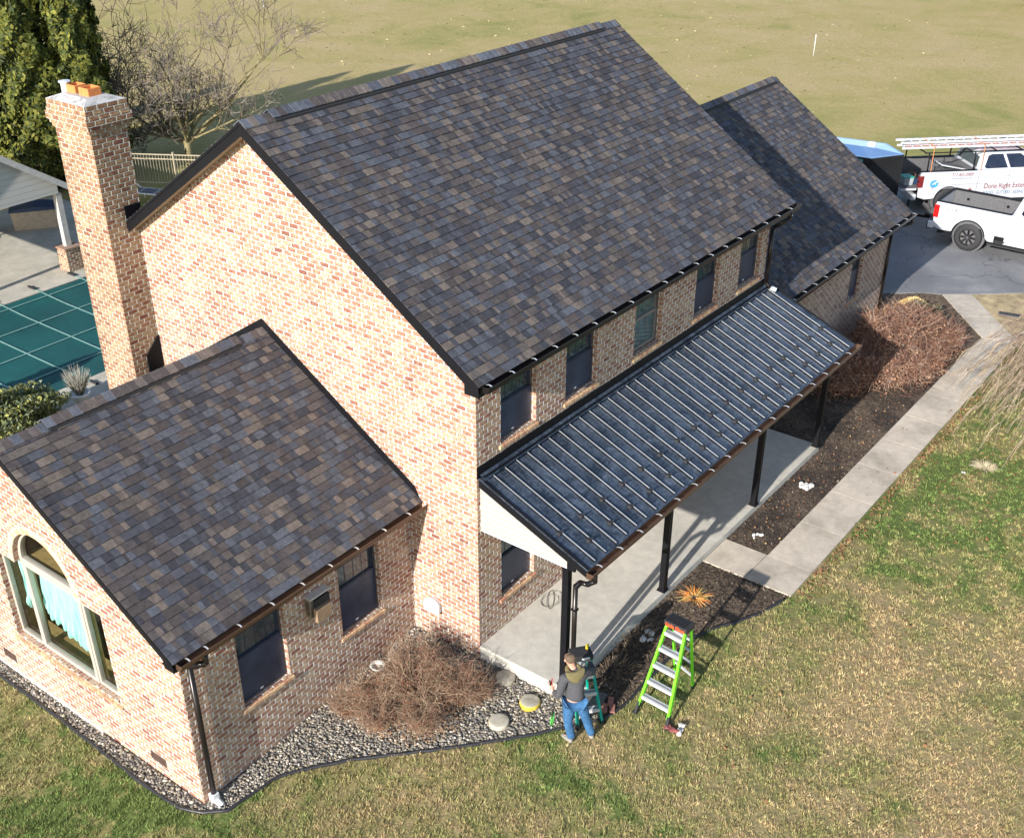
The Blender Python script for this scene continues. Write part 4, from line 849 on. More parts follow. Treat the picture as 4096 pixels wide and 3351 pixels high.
# stepping stones
for (x, y, lab, m_) in ((-.15, -.66, "grey round stepping stone nearest the porch slab", 'stone'), (-.36, -1.32, "yellow-stained round stepping stone closest to the kneeling-height caulk gun", 'stone'), (-.98, -1.17, "pale round stepping stone between the bare shrub and the lawn edge", 'stone')):
    b = B(); b.lathe(gz3(x, y), [(.165, -.02), (.165, .075), (.155, .092), (.12, .097)], 28)
    o = b.build("stepping_stone", m_, smooth=False); tag(o, lab.replace(" closest to the kneeling-height caulk gun", " beside the standing man"), "stepping stone", "round stepping stones in the gravel")
    if 'yellow' in lab:
        o.data.materials[0] = M['stone']; b = B(); b.lathe(gz3(x, y), [(.1685, -.01), (.1685, .07), (.160, .088)], 28); b.build("painted_rim", 'yellow', o)
# rubble piles
def rockpile(name, x, y, n, r, spread, lab, cat="rocks"):
    b = B()
    for i in range(n):
        a = random.uniform(0, 6.28); q = spread*math.sqrt(random.random()); rr_ = r*random.uniform(.6, 1.3); b.sphere(gz3(x+q*math.cos(a)*1.4, y+q*math.sin(a), rr_*.5+.01), rr_, random.uniform(.8, 1.5), random.uniform(.7, 1.2), random.uniform(.6, 1), nu=7, nv=5)
    return tag(b.build(name, 'rock'), lab, cat)
rockpile("rock_cluster", 5.99, -2.14, 9, .035, .09, "small clump of broken white rock on mulch near the walk corner")
rockpile("rock_cluster", 8.23, -2.11, 13, .05, .14, "row of white rock pieces on mulch halfway along the walk")
rockpile("rock_cluster", 2.13, -2.02, 8, .055, .11, "greyish rock lump in shade by the porch slab edge")
rockpile("white_scrap", 10.77, -4.53, 3, .03, .04, "scrap of white paper lying on green lawn", "litter")
# orange grass stubs
def clump(name, x, y, n, h, spread, pal, lab, cat, lean=.9, r=.004, base=.05):
    b = B()
    for i in range(n):
        a = random.uniform(0, 6.28); q = random.random()**.5; sx, sy = x+base*q*math.cos(a), y+base*q*math.sin(a); L_ = h*random.uniform(.6, 1.2); d = spread*random.uniform(.2, 1); b.cur = random.choice(pal)
        pts = [gz3(sx+d*t*math.cos(a)*1.0, sy+d*t*math.sin(a), L_*(t**.8)*(1-lean*.6*t*t)+.01) for t in (0, .35, .7, 1)]; b.tube(pts, [r, r*.9, r*.7, r*.4], 3, cap=False)
    return tag(b.build(name, 'twig', color=True, fix=False), lab, cat)
clump("cut_grass_clump", 3.54, -2.13, 130, .08, .27, [(.72, .22, .05), (.80, .33, .10), (.62, .42, .16), (.45, .35, .1)], "orange cut-back ornamental grass stubs on the mulch", "dry plant", r=.005, base=.12)
clump("dead_weeds", 1.9, -1.95, 130, .30, .30, [(.12, .09, .06), (.2, .15, .1), (.07, .05, .04)], "dark withered weeds against the porch slab edge", "dead plant", base=.4)
clump("dead_weeds", 1.1, -1.95, 90, .22, .28, [(.16, .12, .08), (.24, .18, .12)], "brown withered weeds behind the teal stepladder", "dead plant", base=.35)
clump("pale_tuft", 11.25, -4.83, 160, .12, .26, [(.60, .52, .36), (.52, .42, .28)], "pale dead tuft of grass in green lawn", "dry plant", base=.12)
# straw heap
b = B(); pts = []
for i in range(1700):
    a = random.uniform(0, 6.28); q = random.random()**.5*.55; x, y = 18.55+q*math.cos(a)*1.1, -.52+q*math.sin(a)*.85; hh = .34*(1-(q/.55)**2)*random.uniform(.5, 1)+.02; t = random.uniform(0, 6.28); dx, dy = .09*math.cos(t), .09*math.sin(t)
    b.cur = random.choice([(.66, .46, .16), (.72, .54, .24), (.55, .36, .12), (.78, .62, .34)]); z = GZ(x, y); b.tube([(x-dx, y-dy, z+hh-.03), (x, y, z+hh+.03), (x+dx, y+dy, z+hh-.03)], .008, 3, cap=False)
b.cur = (.4, .28, .1); b.sphere((18.55, -.52, -.12), .5, 1, .8, .55)
tag(b.build("straw_heap", 'twig', color=True, fix=False), "golden heap of cut ornamental grass by the driveway", "dry plant")
# coil of wire, pavers, gloves, bowl, grate
b = B()
for k in range(4): b.tube([(1.72+(.19+.02*k)*math.cos(t)+.01*k, -.22+(.13+.012*k)*math.sin(t+k), .008+.004*k) for t in np.linspace(0, 6.1, 28)], .0045, 5)
tag(b.build("wire_coil", simple("grey_cord", (.26, .245, .20), .8)), "thin grey cord coiled on the porch slab by the wall", "cord")
def brickbit(x, y, rz, lab, m_='brown', s=(.19, .09, .055), h=.03):
    b = B(); b.box((-s[0]/2, -s[1]/2, 0), (s[0]/2, s[1]/2, s[2])); o = b.build("brick_paver", m_, bevel=.006); o.location = gz3(x, y, h*.3); o.rotation_euler = (random.uniform(-.05, .05), random.uniform(-.05, .05), rz); return tag(o, lab, "brick", "loose pavers by the teal stepladder")
brickbit(.42, -2.36, .5, "reddish paver furthest from the gravel, touching shade"); brickbit(.24, -2.36, .55, "reddish paver in the middle of three by the teal stepladder"); brickbit(.30, -2.47, .55, "reddish paver lying against the black edging")
brickbit(.30, -2.14, .3, "large grey slab paver behind the teal stepladder", simple("grey_paver", (.12, .115, .11), .9, 0, .2, 12), (.42, .30, .05))
b = B(); gx, gy = .54, -3.58
for k, (ox, oy, rz_) in enumerate(((0, 0, .3), (-.07, .10, 1.6))):
    c, s = math.cos(rz_), math.sin(rz_); b.m = k
    b.sphere(gz3(gx+ox, gy+oy, .05), .055, 1.2, .9, .5)
    for f in range(4): a = rz_+(-.45+.3*f); b.tube([gz3(gx+ox+.04*math.cos(a), gy+oy+.04*math.sin(a), .05), gz3(gx+ox+.10*math.cos(a), gy+oy+.10*math.sin(a), .075), gz3(gx+ox+.145*math.cos(a), gy+oy+.145*math.sin(a), .05)], [.016, .014, .01], 6)
    b.tube([gz3(gx+ox, gy+oy, .05), gz3(gx+ox-.07*c, gy+oy-.07*s, .045), gz3(gx+ox-.12*c, gy+oy-.12*s, .05)], [.04, .036, .04], 8)
tag(b.build("work_gloves", [simple("glove_white", (.62, .56, .52), .9, 0, .3, 40), simple("glove_maroon", (.22, .06, .06), .9, 0, .5, 30)], smooth=True), "pair of white and maroon work gloves dropped on the grass", "gloves")
b = B(); b.lathe(gz3(-1.17, 1.27), [(.09, .0), (.135, .08), (.125, .09), (.08, .03)], 18); b.m = 1; b.tube([gz3(-.98, 1.40, .0), gz3(-.95, 1.40, .16), gz3(-.90, 1.36, .02)], .02, 8)
tag(b.build("stone_bowl", ['rock', 'rubber'], smooth=True), "chipped pale bowl against the wing wall behind the shrub", "bowl")
b = B(); b.box((-.30, -.11, 0), (.30, .11, .03)); b.m = 1
for k in range(12): b.box((-.27+k*.047, -.09, .0305), (-.245+k*.047, .09, .034))
o = b.build("drain_grate", [simple("grate_iron", (.10, .09, .09), .6), 'black']); o.location = gz3(19.8, -2.78, .02); o.rotation_euler = (0, 0, -1.35); tag(o, "dark drain grate in straw beside the walk bend", "drain grate")
# field stakes
b = B(); b.tube([gz3(48.06, 15.91, -.02), gz3(48.08, 15.91, 1.05)], .014, 8); b.tube([gz3(48.08, 15.91, 1.05), gz3(48.08, 15.91, 1.07)], .03, 8); tag(b.build("field_stake", 'white', smooth=True), "white stake standing in the field right of the house", "stake")
b = B(); b.tube([gz3(39.6, 49.0, -.02), gz3(39.5, 49.2, 2.4)], .025, 8); b.tube([gz3(39.5, 49.2, 2.4), gz3(39.5, 49.2, 2.42)], .035, 8); tag(b.build("field_stake", 'white', smooth=True), "tall pale stake in the field at the photo's top edge", "stake")

# ================================================================== PLANTS
def twigs(n, gen, r0, pal, nseg=6, sides=3):
    b = B()
    for i in range(n):
        pts = gen(); b.cur = random.choice(pal); k = len(pts); b.tube(pts, [r0*(1-.8*j/(k-1)) for j in range(k)], sides, cap=False)
    return b
def arch_gen(cx, cy, rx, ry, h, droop, base=.25, jit=.04, rlo=.35, ymax=None):
    def g():
        a = random.uniform(0, 6.283); q = rlo+(1.02-rlo)*random.random()**.6; ex, ey = cx+rx*q*math.cos(a), cy+ry*q*math.sin(a)
        if ymax is not None: ey = min(ey, ymax-random.random()*.1)
        bx, by = cx+rx*base*random.random()*math.cos(a+random.uniform(-1, 1)), cy+ry*base*random.random()*math.sin(a+random.uniform(-1, 1)); hh = h*random.uniform(.55, 1.08)*(1-.35*q*q*(1-droop))
        pts = []; N = 7
        for i in range(N+1):
            t = i/N; z = hh*(math.sin(t*math.pi*(.5+.5*droop*q)))**.8 if droop else hh*t**.75
            pts.append((bx+(ex-bx)*t**1.1+random.uniform(-jit, jit)*t, by+(ey-by)*t**1.1+random.uniform(-jit, jit)*t, GZ(cx, cy)+max(.02, z)+random.uniform(-jit, jit)*t))
        return pts
    return g
def multi(gens):
    return lambda: random.choice(gens)()
def side_shoots(b, b2n, gen, r, pal, ln):
    for i in range(b2n):
        pts = gen(); j = random.randint(3, len(pts)-1); p = Vector(pts[j]); b.cur = random.choice(pal); d = Vector((random.uniform(-1, 1), random.uniform(-1, 1), random.uniform(-.2, .9))).normalized()*ln*random.uniform(.5, 1.3); m_ = p+d*.5+Vector((0, 0, .02)); b.tube([p, m_, p+d], [r, r*.7, r*.3], 3, cap=False)
PALB = [(.22, .145, .095), (.30, .205, .14), (.17, .105, .07), (.38, .28, .19), (.26, .12, .075)]
sh = empty("bare_shrub", (-1.42, .20, 0), label="bare tangled brown shrub in the river gravel by the wing", cat="shrub")
g_ = multi([arch_gen(cx, cy, r1, r1, h1, .3, .35, .07, ymax=1.22) for cx, cy, r1, h1 in ((0, 0, .75, .92), (.42, -.52, .52, .68), (-.5, .5, .5, .62), (-.35, -.45, .45, .50), (.35, .35, .62, .86), (.62, -.75, .35, .42), (-.75, .15, .38, .46), (-.8, .75, .34, .40))])
GZ0 = GZ; off = Vector((-1.42, .20, 0))
def loc_gen(g, ox, oy): return lambda: g()
zb_ = GZ(-1.42, .20)-GZ(0, 0)
b = twigs(1500, lambda: [(p[0], p[1], p[2]+zb_) for p in g_()], .0055, PALB); side_shoots(b, 3800, lambda: [(p[0], p[1], p[2]+zb_) for p in g_()], .003, PALB, .22)
b.build("twigs", 'twig', sh, color=True, fix=False)
b = B(); 
for i in range(14): a = i*.9; b.tube([(0, 0, GZ(-1.42, .20)-.02), (.15*math.cos(a), .15*math.sin(a), GZ(-1.42, .20)+.25), (.35*math.cos(a), .35*math.sin(a), GZ(-1.42, .20)+.42)], [.016, .012, .007], 6)
b.build("stems", 'bark', sh, smooth=True)
n = 2600; q = RS.uniform(0, 1, n)**.5; a = RS.uniform(0, 6.28, n); P = np.stack([q*np.cos(a)*1.0, np.minimum(q*np.sin(a)*.95, 1.05), GZ(-1.42, .20)+RS.uniform(.03, .35, n)*(1-q*.5)], 1); k = ~((P[:, 0] > 1.12) & (P[:, 1] < -2.0))
cards(P, RS.uniform(.012, .028, n), np.array([(.28, .15, .08), (.36, .22, .12)])[RS.choice(2, n)], "dead_leaves", 'leafattr', sh)
# weeping maple mound
MC = (14.75, -1.30); mp = empty("weeping_maple", (MC[0], MC[1], 0), label="low weeping maple mound of red-brown twigs beside the garage wall", cat="shrub")
PALM = [(.17, .085, .06), (.25, .13, .09), (.10, .05, .04), (.33, .20, .14), (.42, .30, .23)]
g_ = multi([arch_gen(cx, cy, r1, r2, h1, .85, .4, .09, ymax=1.25) for cx, cy, r1, r2, h1 in ((0, 0, 1.4, .9, 1.15), (-1.2, .1, 1.0, .8, .85), (1.1, -.25, 1.1, .85, .95), (-.6, -.55, .9, .7, .75), (.5, .5, 1.0, .7, 1.0), (1.9, .35, .8, .7, .7), (.3, -.8, .9, .5, .6), (-1.9, .5, .7, .6, .55), (1.6, -.7, .7, .55, .6))]); dz_ = GZ(*MC)-GZ(0, 0)
gg = lambda: [(p[0], p[1], p[2]+dz_) for p in g_()]
b = twigs(2600, gg, .008, PALM); side_shoots(b, 9000, gg, .0050, PALM, .34); b.build("twigs", 'twig', mp, color=True, fix=False)
P = []; 
for i in range(1500):
    pts = gg()
    for j in range(2, 8): 
        for _ in range(2): P.append([pts[j][c]+random.uniform(-.06, .06) for c in range(3)])
P = np.array(P); cards(P, RS.uniform(.02, .05, len(P)), np.array([(.22, .105, .06), (.34, .17, .10), (.14, .065, .045), (.42, .25, .15)])[RS.choice(4, len(P))], "dry_leaves", 'leafattr', mp)
b = B()
for i in range(9): a = i*.7; b.tube([(0, 0, -.17), (.2*math.cos(a), .12*math.sin(a), .4), (.5*math.cos(a), .3*math.sin(a), .6), (.9*math.cos(a), .5*math.sin(a), .72)], [.05, .04, .03, .015], 7)
b.build("trunk", 'bark', mp, smooth=True)
def bush(name, x, y, z, rx, ry, h, n, size, pal, lab, cat="shrub", mat='foliage', parent_label=None):
    t = empty(name, (x, y, z), label=lab, cat=cat); d = RS.normal(size=(n, 3)); d /= np.linalg.norm(d, axis=1)[:, None]; q = RS.uniform(.35, 1, n)**.5; lump = 1+.22*np.sin(d[:, 0]*5+1)*np.cos(d[:, 1]*6)+.12*np.sin(d[:, 2]*9+d[:, 0]*7)
    P = d*(q*lump)[:, None]*[rx, ry, h/2]+[0, 0, h/2]; P = P[P[:, 2] > 0]; cards(P, RS.uniform(.6, 1.4, len(P))*size, np.array(pal)[RS.choice(len(pal), len(P))]*RS.uniform(.8, 1.2, (len(P), 1)), "foliage", mat, t, aspect=2.2)
    b = B()
    for i in range(10): a = i*.63; b.tube([(0, 0, -.02), (rx*.3*math.cos(a), ry*.3*math.sin(a), h*.35), (rx*.7*math.cos(a), ry*.7*math.sin(a), h*.7)], [.02, .014, .006], 5)
    b.build("stems", 'bark', t); return t
bush("low_shrub", 17.85, -.95, -.15, .55, .5, .55, 2600, .04, [(.16, .17, .10), (.22, .22, .14), (.10, .10, .06)], "small grey-green shrub at the foot of the straw heap")
bush("juniper", -.75, 13.2, -.45, 1.5, .75, 1.25, 16000, .05, [(.20, .22, .075), (.30, .29, .08), (.14, .17, .09), (.24, .27, .17)], "yellow-green juniper between the pool deck and the wing ridge")
pot = empty("flower_pot", (1.50, 13.45, -.40), label="pale pot with a grey woody plant on the pool deck", cat="potted plant")
b = B(); b.lathe((0, 0, 0), [(.15, 0), (.22, .28), (.25, .30), (.25, .34), (.21, .34), (.19, .28)], 24); b.build("pot", 'white', pot, smooth=True)
b = twigs(420, lambda: (lambda a, q: [(0+.08*q*math.cos(a), .08*q*math.sin(a), .28), (.2*q*math.cos(a), .2*q*math.sin(a), .5+.1*random.random()), (.36*q*math.cos(a), .36*q*math.sin(a), .5+.45*random.random())])(random.uniform(0, 6.28), random.random()**.5), .009, [(.22, .21, .17), (.30, .28, .24), (.13, .14, .09), (.38, .36, .32)]); b.build("plant", 'twig', pot, color=True, fix=False)

def tree_bare(name, x, y, limbs, lab, seed, r0=.13, mat='bark', twigcol=None, maxd=5, tr=.010, spread=.6, grav=.1, lenf=.72):
    rnd = random.Random(seed); t = empty(name, gz3(x, y), label=lab, cat="tree"); bt = B(); bb = B()
    def br(p, d, r, L_, dep):
        tgt = bt if dep >= maxd-1 else bb; N = 5 if dep < 4 else 4; pts = [p]; q = Vector(p); dd = Vector(d).normalized()
        for i in range(N):
            dd = (dd+Vector((rnd.gauss(0, .13), rnd.gauss(0, .13), rnd.gauss(0, .10)+(.05 if dep < 3 else grav*.3)))).normalized(); q = q+dd*L_/N; pts.append(q.copy())
        rs = [max(tr*.6, r*(1-.5*i/N)) for i in range(N+1)]
        if tgt is bb: tgt.cur = (1, 1, 1)
        else: tgt.cur = rnd.choice(twigcol or [(.14, .12, .10), (.20, .17, .145), (.10, .08, .07)])
        tgt.tube(pts, rs, 6 if dep < 2 else (4 if tgt is bb else 3), cap=False)
        if dep >= maxd: return
        nc = [0, 4, 4, 4, 4, 4, 4][dep] if dep < 7 else 3
        for k in range(nc):
            i = rnd.randint(1, N); a = Vector((rnd.gauss(0, 1), rnd.gauss(0, 1), rnd.gauss(0, .8))).normalized(); nd = (dd*(1-spread)+a*spread+Vector((0, 0, .15))).normalized(); br(pts[i], nd, max(tr, rs[i]*.62), L_*lenf*rnd.uniform(.6, 1.15), dep+1)
    for (p, d, r, L_) in limbs: br(Vector(p), d, r, L_, 1)
    bb.build("limbs", mat, t, smooth=True, fix=False); bt.build("twigs", 'twig', t, color=True, fix=False); return t, bb
F2 = Vector((rr.x, rr.y, 0)); G2 = Vector((fw.x, fw.y, 0)).normalized()   # only used as handy horizontal directions
def hd(a, f, z): return F2*a+G2*f+Vector((0, 0, z))
limbs = [((0, 0, .75), hd(-.55, .1, .55), .085, 2.7), ((0, 0, .75), hd(-.9, .2, .35), .07, 2.6), ((0, 0, .8), hd(-.08, .1, 1), .085, 2.9), ((.02, 0, .8), hd(.12, -.1, 1), .085, 3.0), ((0, 0, .7), hd(.85, .05, .62), .085, 4.4), ((0, 0, .7), hd(.62, .2, .62), .06, 3.6), ((0, 0, .7), hd(.3, .5, .8), .07, 2.8), ((0, 0, .7), hd(.1, -.6, .7), .06, 2.3), ((0, 0, .9), hd(.95, .1, .15), .045, 2.2), ((0, 0, .9), hd(-.9, -.1, .1), .045, 2.2)]
t, _ = tree_bare("bare_tree", 15.73, 26.92, limbs, "leafless branching tree standing behind the tan metal fence", 4, mat='bark2', tr=.011, spread=.55)
b = B(); b.tube([(0, 0, -.1), (0, 0, .3), (.02, 0, .85)], [.17, .14, .13], 10); b.build("trunk", 'bark2', t, smooth=True)
limbs = [((0, 0, .4), hd(-.25, .1, 1), .06, 3.2), ((0, 0, .4), hd(.2, 0, 1), .06, 3.0), ((0, 0, .4), hd(-.6, .1, .9), .05, 2.8), ((0, 0, .4), hd(.55, .1, .8), .05, 2.4), ((0, 0, .4), hd(0, -.4, 1), .05, 2.6), ((0, 0, .3), hd(.5, -.4, .35), .04, 2.0), ((0, 0, .3), hd(-.4, -.4, .35), .04, 2.0)]
t, _ = tree_bare("bare_tree", 14.1, 29.4, limbs, "purplish leafless thicket tree between the chimney and the branching tree", 9, tr=.012, twigcol=[(.12, .09, .085), (.15, .115, .105), (.085, .065, .06)], lenf=.75)
b = B(); b.tube([(0, 0, -.1), (0, 0, .5)], [.12, .09], 8); b.build("trunk", 'bark', t, smooth=True)
# evergreens
def arborvitae(x, y, h, r, n, lab, seed, grp="tall evergreens behind the pavilion"):
    rs = np.random.RandomState(seed); t = empty("evergreen_tree", gz3(x, y), label=lab, cat="tree", group=grp)
    z = rs.uniform(0, 1, n)**.9; a = rs.uniform(0, 6.283, n); prof = np.clip(np.minimum((z+.05)*6, 1)*(1-z**2.4)**.75, .04, 1)
    lump = 1+.16*np.sin(a*5+z*22+seed)+.14*np.sin(a*9-z*37)+.10*np.sin(z*60+a*3)+.16*np.sin(a*2.3+z*9); q = 1-np.abs(rs.normal(0, .13, n)); rad = r*prof*lump*np.clip(q, .2, 1.05)
    P = np.stack([rad*np.cos(a), rad*np.sin(a), z*h+rs.normal(0, .05, n)], 1)
    nr = np.stack([np.cos(a), np.sin(a), rs.uniform(-.3, .8, n)], 1)+rs.normal(0, .45, (n, 3)); nr /= np.linalg.norm(nr, axis=1)[:, None]
    pal = np.array([(.155, .16, .026), (.12, .135, .024), (.21, .205, .036), (.075, .095, .02), (.045, .062, .018)]); cl = pal[rs.choice(5, n)]*rs.uniform(.8, 1.2, (n, 1))
    cards(P, rs.uniform(.07, .15, n), cl, "crown", 'foliage', t, norm=nr, aspect=1.9)
    b = B(); b.tube([(0, 0, -.1), (.03, 0, h*.5), (0, .03, h*.93)], [.14, .09, .02], 8)
    for i in range(60): zz = random.uniform(.05, .9); a_ = random.uniform(0, 6.28); rr_ = r*.75*(1-zz**2.2); b.tube([(0, 0, zz*h), (rr_*.5*math.cos(a_), rr_*.5*math.sin(a_), zz*h+.1), (rr_*math.cos(a_), rr_*math.sin(a_), zz*h+.35)], [.03, .02, .008], 4, cap=False)
    b.build("trunk", 'bark', t); return t
for i, (x, y, h, r, lab) in enumerate([(6.75, 33.5, 7.8, 1.15, "evergreen at the photo's left edge, partly cut off"), (9.2, 30.5, 9.0, 1.08, "evergreen rising directly behind the pavilion roof"), (10.8, 28.9, 9.6, 1.42, "widest evergreen, just left of the leafless thicket"), (12.2, 27.8, 8.6, 1.1, "shorter dark evergreen behind the purplish thicket")]):
    arborvitae(x, y, h, r, 26000, lab, i+3)
# trees outside the frame that throw the pool shade
arborvitae(-4.0, 14.9, 3.0, .7, 7000, "short evergreen left of the frame by the pool corner", 21, None); arborvitae(-7.4, 15.0, 3.4, .9, 8000, "rounded evergreen left of the frame further from the pool", 23, None)
# weeping tree at the right edge
wt = empty("weeping_cherry", (13.35, -6.05, -.15), label="weeping tree with thin drooping bare branches at the right edge", cat="tree")
b = B(); b.tube([(0, 0, -.1), (.05, .02, .8), (0, 0, 1.7), (-.05, .05, 2.3)], [.13, .11, .10, .07], 10); b.build("trunk", 'bark', wt, smooth=True)
bl = B(); btw = B()
for i in range(80):
    a = random.uniform(0, 6.283) if i % 4 == 0 else random.uniform(.9, 3.5); reach = random.uniform(1.0, 2.6); hh = random.uniform(.5, 1.3); z0 = random.uniform(1.5, 2.3); pts = []; N = 11; droop = random.uniform(.65, 1.15)
    wv = random.uniform(-.25, .25)
    for k in range(N+1):
        s = k/N; aa = a+wv*s; pts.append(Vector((reach*s**.85*math.cos(aa)+random.gauss(0, .015), reach*s**.85*math.sin(aa)+random.gauss(0, .015), z0+hh*math.sin(min(s*2.2, 1.57))*(1-s*.3)-droop*2.5*max(0, s-.35)**1.5+random.gauss(0, .015))))
    pts = [p for p in pts if p.z > .08]
    if len(pts) < 4: continue
    bl.tube(pts, [.02*(1-.8*j/len(pts)) for j in range(len(pts))], 5, cap=False)
    for _ in range(26):
        j = random.randint(2, len(pts)-1); p = pts[j]; Lw = random.uniform(.3, .95); a2 = a+random.gauss(0, .7); q = [p]; btw.cur = random.choice([(.36, .27, .17), (.45, .36, .25), (.26, .19, .14), (.40, .32, .26)])
        for m_ in range(1, 6): s = m_/5; q.append(p+Vector((math.cos(a2)*Lw*.55*s, math.sin(a2)*Lw*.55*s, .08*s-Lw*.85*s*s)))
        q = [v for v in q if v.z > .03]
        if len(q) > 2: btw.tube(q, [.006*(1-.6*k_/len(q)) for k_ in range(len(q))], 3, cap=False)
for i in range(120):   # fine upper shoots
    a = random.uniform(.9, 3.6); L_ = random.uniform(.8, 2.0); p = Vector((.3*math.cos(a), .3*math.sin(a), 2.2)); q = [p]; btw.cur = random.choice([(.22, .13, .11), (.28, .18, .15)])
    e = random.uniform(.1, .9)
    for m_ in range(1, 7): s = m_/6; q.append(p+Vector((math.cos(a+.2*s)*L_*s, math.sin(a+.2*s)*L_*s, L_*e*s-.5*s*s+random.gauss(0, .02))))
    btw.tube(q, [.009*(1-.7*k_/7) for k_ in range(7)], 3, cap=False)
    for _ in range(6):
        p2 = q[random.randint(2, 6)]; d = Vector((random.gauss(0, 1), random.gauss(0, 1), random.gauss(.2, .7))).normalized()*random.uniform(.15, .4); btw.tube([p2, p2+d*.5, p2+d+Vector((0, 0, -.02))], [.004, .003, .002], 3, cap=False)
bl.build("limbs", 'bark', wt, smooth=True, fix=False); btw.build("twigs", 'twig', wt, color=True, fix=False)
# brown leafed tree far right
t = empty("oak_tree", gz3(70.5, 8.3), label="russet-leaved tree in the far top right corner", cat="tree"); n = 9000
d = RS.normal(size=(n, 3)); d /= np.linalg.norm(d, axis=1)[:, None]; q = RS.uniform(.3, 1, n)**.4*(1+.25*np.sin(d[:, 0]*6)*np.cos(d[:, 2]*5)); P = d*q[:, None]*[3.0, 3.0, 2.4]+[0, 0, 2.9]; P = P[P[:, 2] > .25]
cards(P, RS.uniform(.14, .28, len(P)), np.array([(.32, .17, .11), (.42, .24, .16), (.24, .12, .08)])[RS.choice(3, len(P))], "crown", 'foliage', t)
b = B(); b.tube([(0, 0, -.1), (.05, 0, 1.5), (0, .1, 3.5)], [.22, .17, .08], 9)
for i in range(14): a = i*.9; b.tube([(0, 0, 1+i*.12), (1.0*math.cos(a), 1.0*math.sin(a), 2+i*.12), (2.2*math.cos(a), 2.2*math.sin(a), 2.6+i*.12)], [.08, .05, .02], 5)
b.build("trunk", 'bark', t, smooth=True)

# ================================================================== BACK YARD
def fence_run(pts, z, lab):
    t = empty("metal_fence", (0, 0, 0), label=lab, cat="fence"); H = 1.15
    for (x0, y0), (x1, y1) in zip(pts[:-1], pts[1:]):
        Ls = math.hypot(x1-x0, y1-y0); n = max(1, round(Ls/1.8)); dx, dy = (x1-x0)/Ls, (y1-y0)/Ls
        for i in range(n+1):
            b = B(); px, py = x0+dx*Ls*i/n, y0+dy*Ls*i/n; b.box((px-.03, py-.03, z-.1), (px+.03, py+.03, z+H+.08)); b.box((px-.038, py-.038, z+H+.08), (px+.038, py+.038, z+H+.095)); b.build("fence_post", 'fence', t)
            if i == n: break
            qx, qy = x0+dx*Ls*(i+1)/n, y0+dy*Ls*(i+1)/n; b = B()
            for zz in (z+.12, z+H-.16, z+H): b.bar((px+dx*.03, py+dy*.03, zz), (qx-dx*.03, qy-dy*.03, zz), .03, .035)
            m_ = 15
            for k in range(1, m_): f = k/m_; b.bar((px+(qx-px)*f, py+(qy-py)*f, z+.02), (px+(qx-px)*f, py+(qy-py)*f, z+H-.001), .016)
            b.build("picket_panel", 'fence', t)
fence_run([(8.0, 30.2), (11.9, 27.9), (15.4, 22.2), (16.2, 16.0)], -.30, "tan aluminium picket fence below the leafless tree")
pv = empty("pavilion", (0, 0, 0), label="open pavilion with grey siding gable behind the pool", cat="pavilion")
gy0, gy1 = 21.15, 27.5; rx_, rz_ = 4.15, 4.06; ex_, ez_ = 7.02, 2.13; sl = (rz_-ez_)/(ex_-rx_); fx = 2*rx_-ex_
ez = ez_; xr = 6.62; bz = 1.98
b = B(); b.poly([(2*rx_-xr, bz), (xr, bz), (xr, ez_+(ex_-xr)*sl-.16), (rx_, rz_-.16), (2*rx_-xr, ez_+(ex_-xr)*sl-.16)], (), 'y', gy0+.05, gy0+.17); b.build("gable_siding", 'greysiding', pv)
b = B(); b.poly([(fx, ez_), (rx_, rz_), (ex_, ez_), (ex_, ez_-.13), (rx_, rz_-.14), (fx, ez_-.13)], (), 'y', gy0-.12, gy1); b.build("roof", simple("grey_shingle_far", (.07, .065, .062), .95, 0, .3, 8), pv)
b = B(); b.poly([(fx-.01, ez_+.01), (rx_, rz_+.01), (ex_+.01, ez_+.01), (ex_+.01, ez_-.19), (rx_, rz_-.2), (fx-.01, ez_-.19)], (), 'y', gy0-.15, gy0-.121); b.build("rake_board", simple("grey_trim", (.50, .48, .45), .5), pv)
b = B(); b.box((6.50, gy0+.18, bz-.0), (6.62, gy1, bz+.2)); b.box((2*rx_-6.62, gy0+.18, bz), (2*rx_-6.5, gy1, bz+.2)); b.box((2*rx_-6.55, gy1-.12, bz), (6.49, gy1, bz+.2)); b.build("beam", simple("grey_beam", (.42, .40, .37), .5), pv)
for x, y in ((6.62, gy0+.16), (6.5, gy1-.2), (1.68, gy0+.16), (1.8, gy1-.2)):
    b = B(); b.box((x-.09, y-.09, .35), (x+.09, y+.09, bz-.001)); po = b.build("post", simple("grey_post", (.46, .44, .41), .5), pv); b = B(); b.box((x-.25, y-.25, -.42), (x+.25, y+.25, .30)); b.build("pier", M['chimney'], po); b = B(); b.box((x-.29, y-.29, .301), (x+.29, y+.29, .349)); b.build("pier_cap", simple("pier_cap_stone", (.30, .19, .14), .9), po)
# things under the pavilion
sb = empty("storage_box", (8.25, 25.6, -.40), -.60, label="large taupe storage box with dark lid under the pavilion", cat="storage box")
b = B(); b.poly([(-.72, 0), (.72, 0), (.76, .62), (-.76, .62)], (), 'y', -.38, .38); b.build("box_body", 'tan', sb, bevel=.02)
b = B(); prof = [(-.80, .622), (.80, .622)]+[(.80-1.60*i/14, .66+.10*math.sin(math.pi*i/14)) for i in range(15)]; b.poly(prof, (), 'y', -.42, .42); b.build("lid", 'navy', sb, bevel=.01)
b = B(); b.lathe((8.98, 25.45, -.40), [(.145, 0), (.17, .36), (.178, .36), (.178, .40), (.16, .40), (.15, .06)], 20); tag(b.build("bucket", 'white', smooth=True), "white plastic bucket standing right of the storage box", "bucket")
tr_ = empty("patio_heater_cover", (6.65, 26.25, -.40), label="tan fabric-covered upright item at the photo's left edge under the pavilion", cat="covered item")
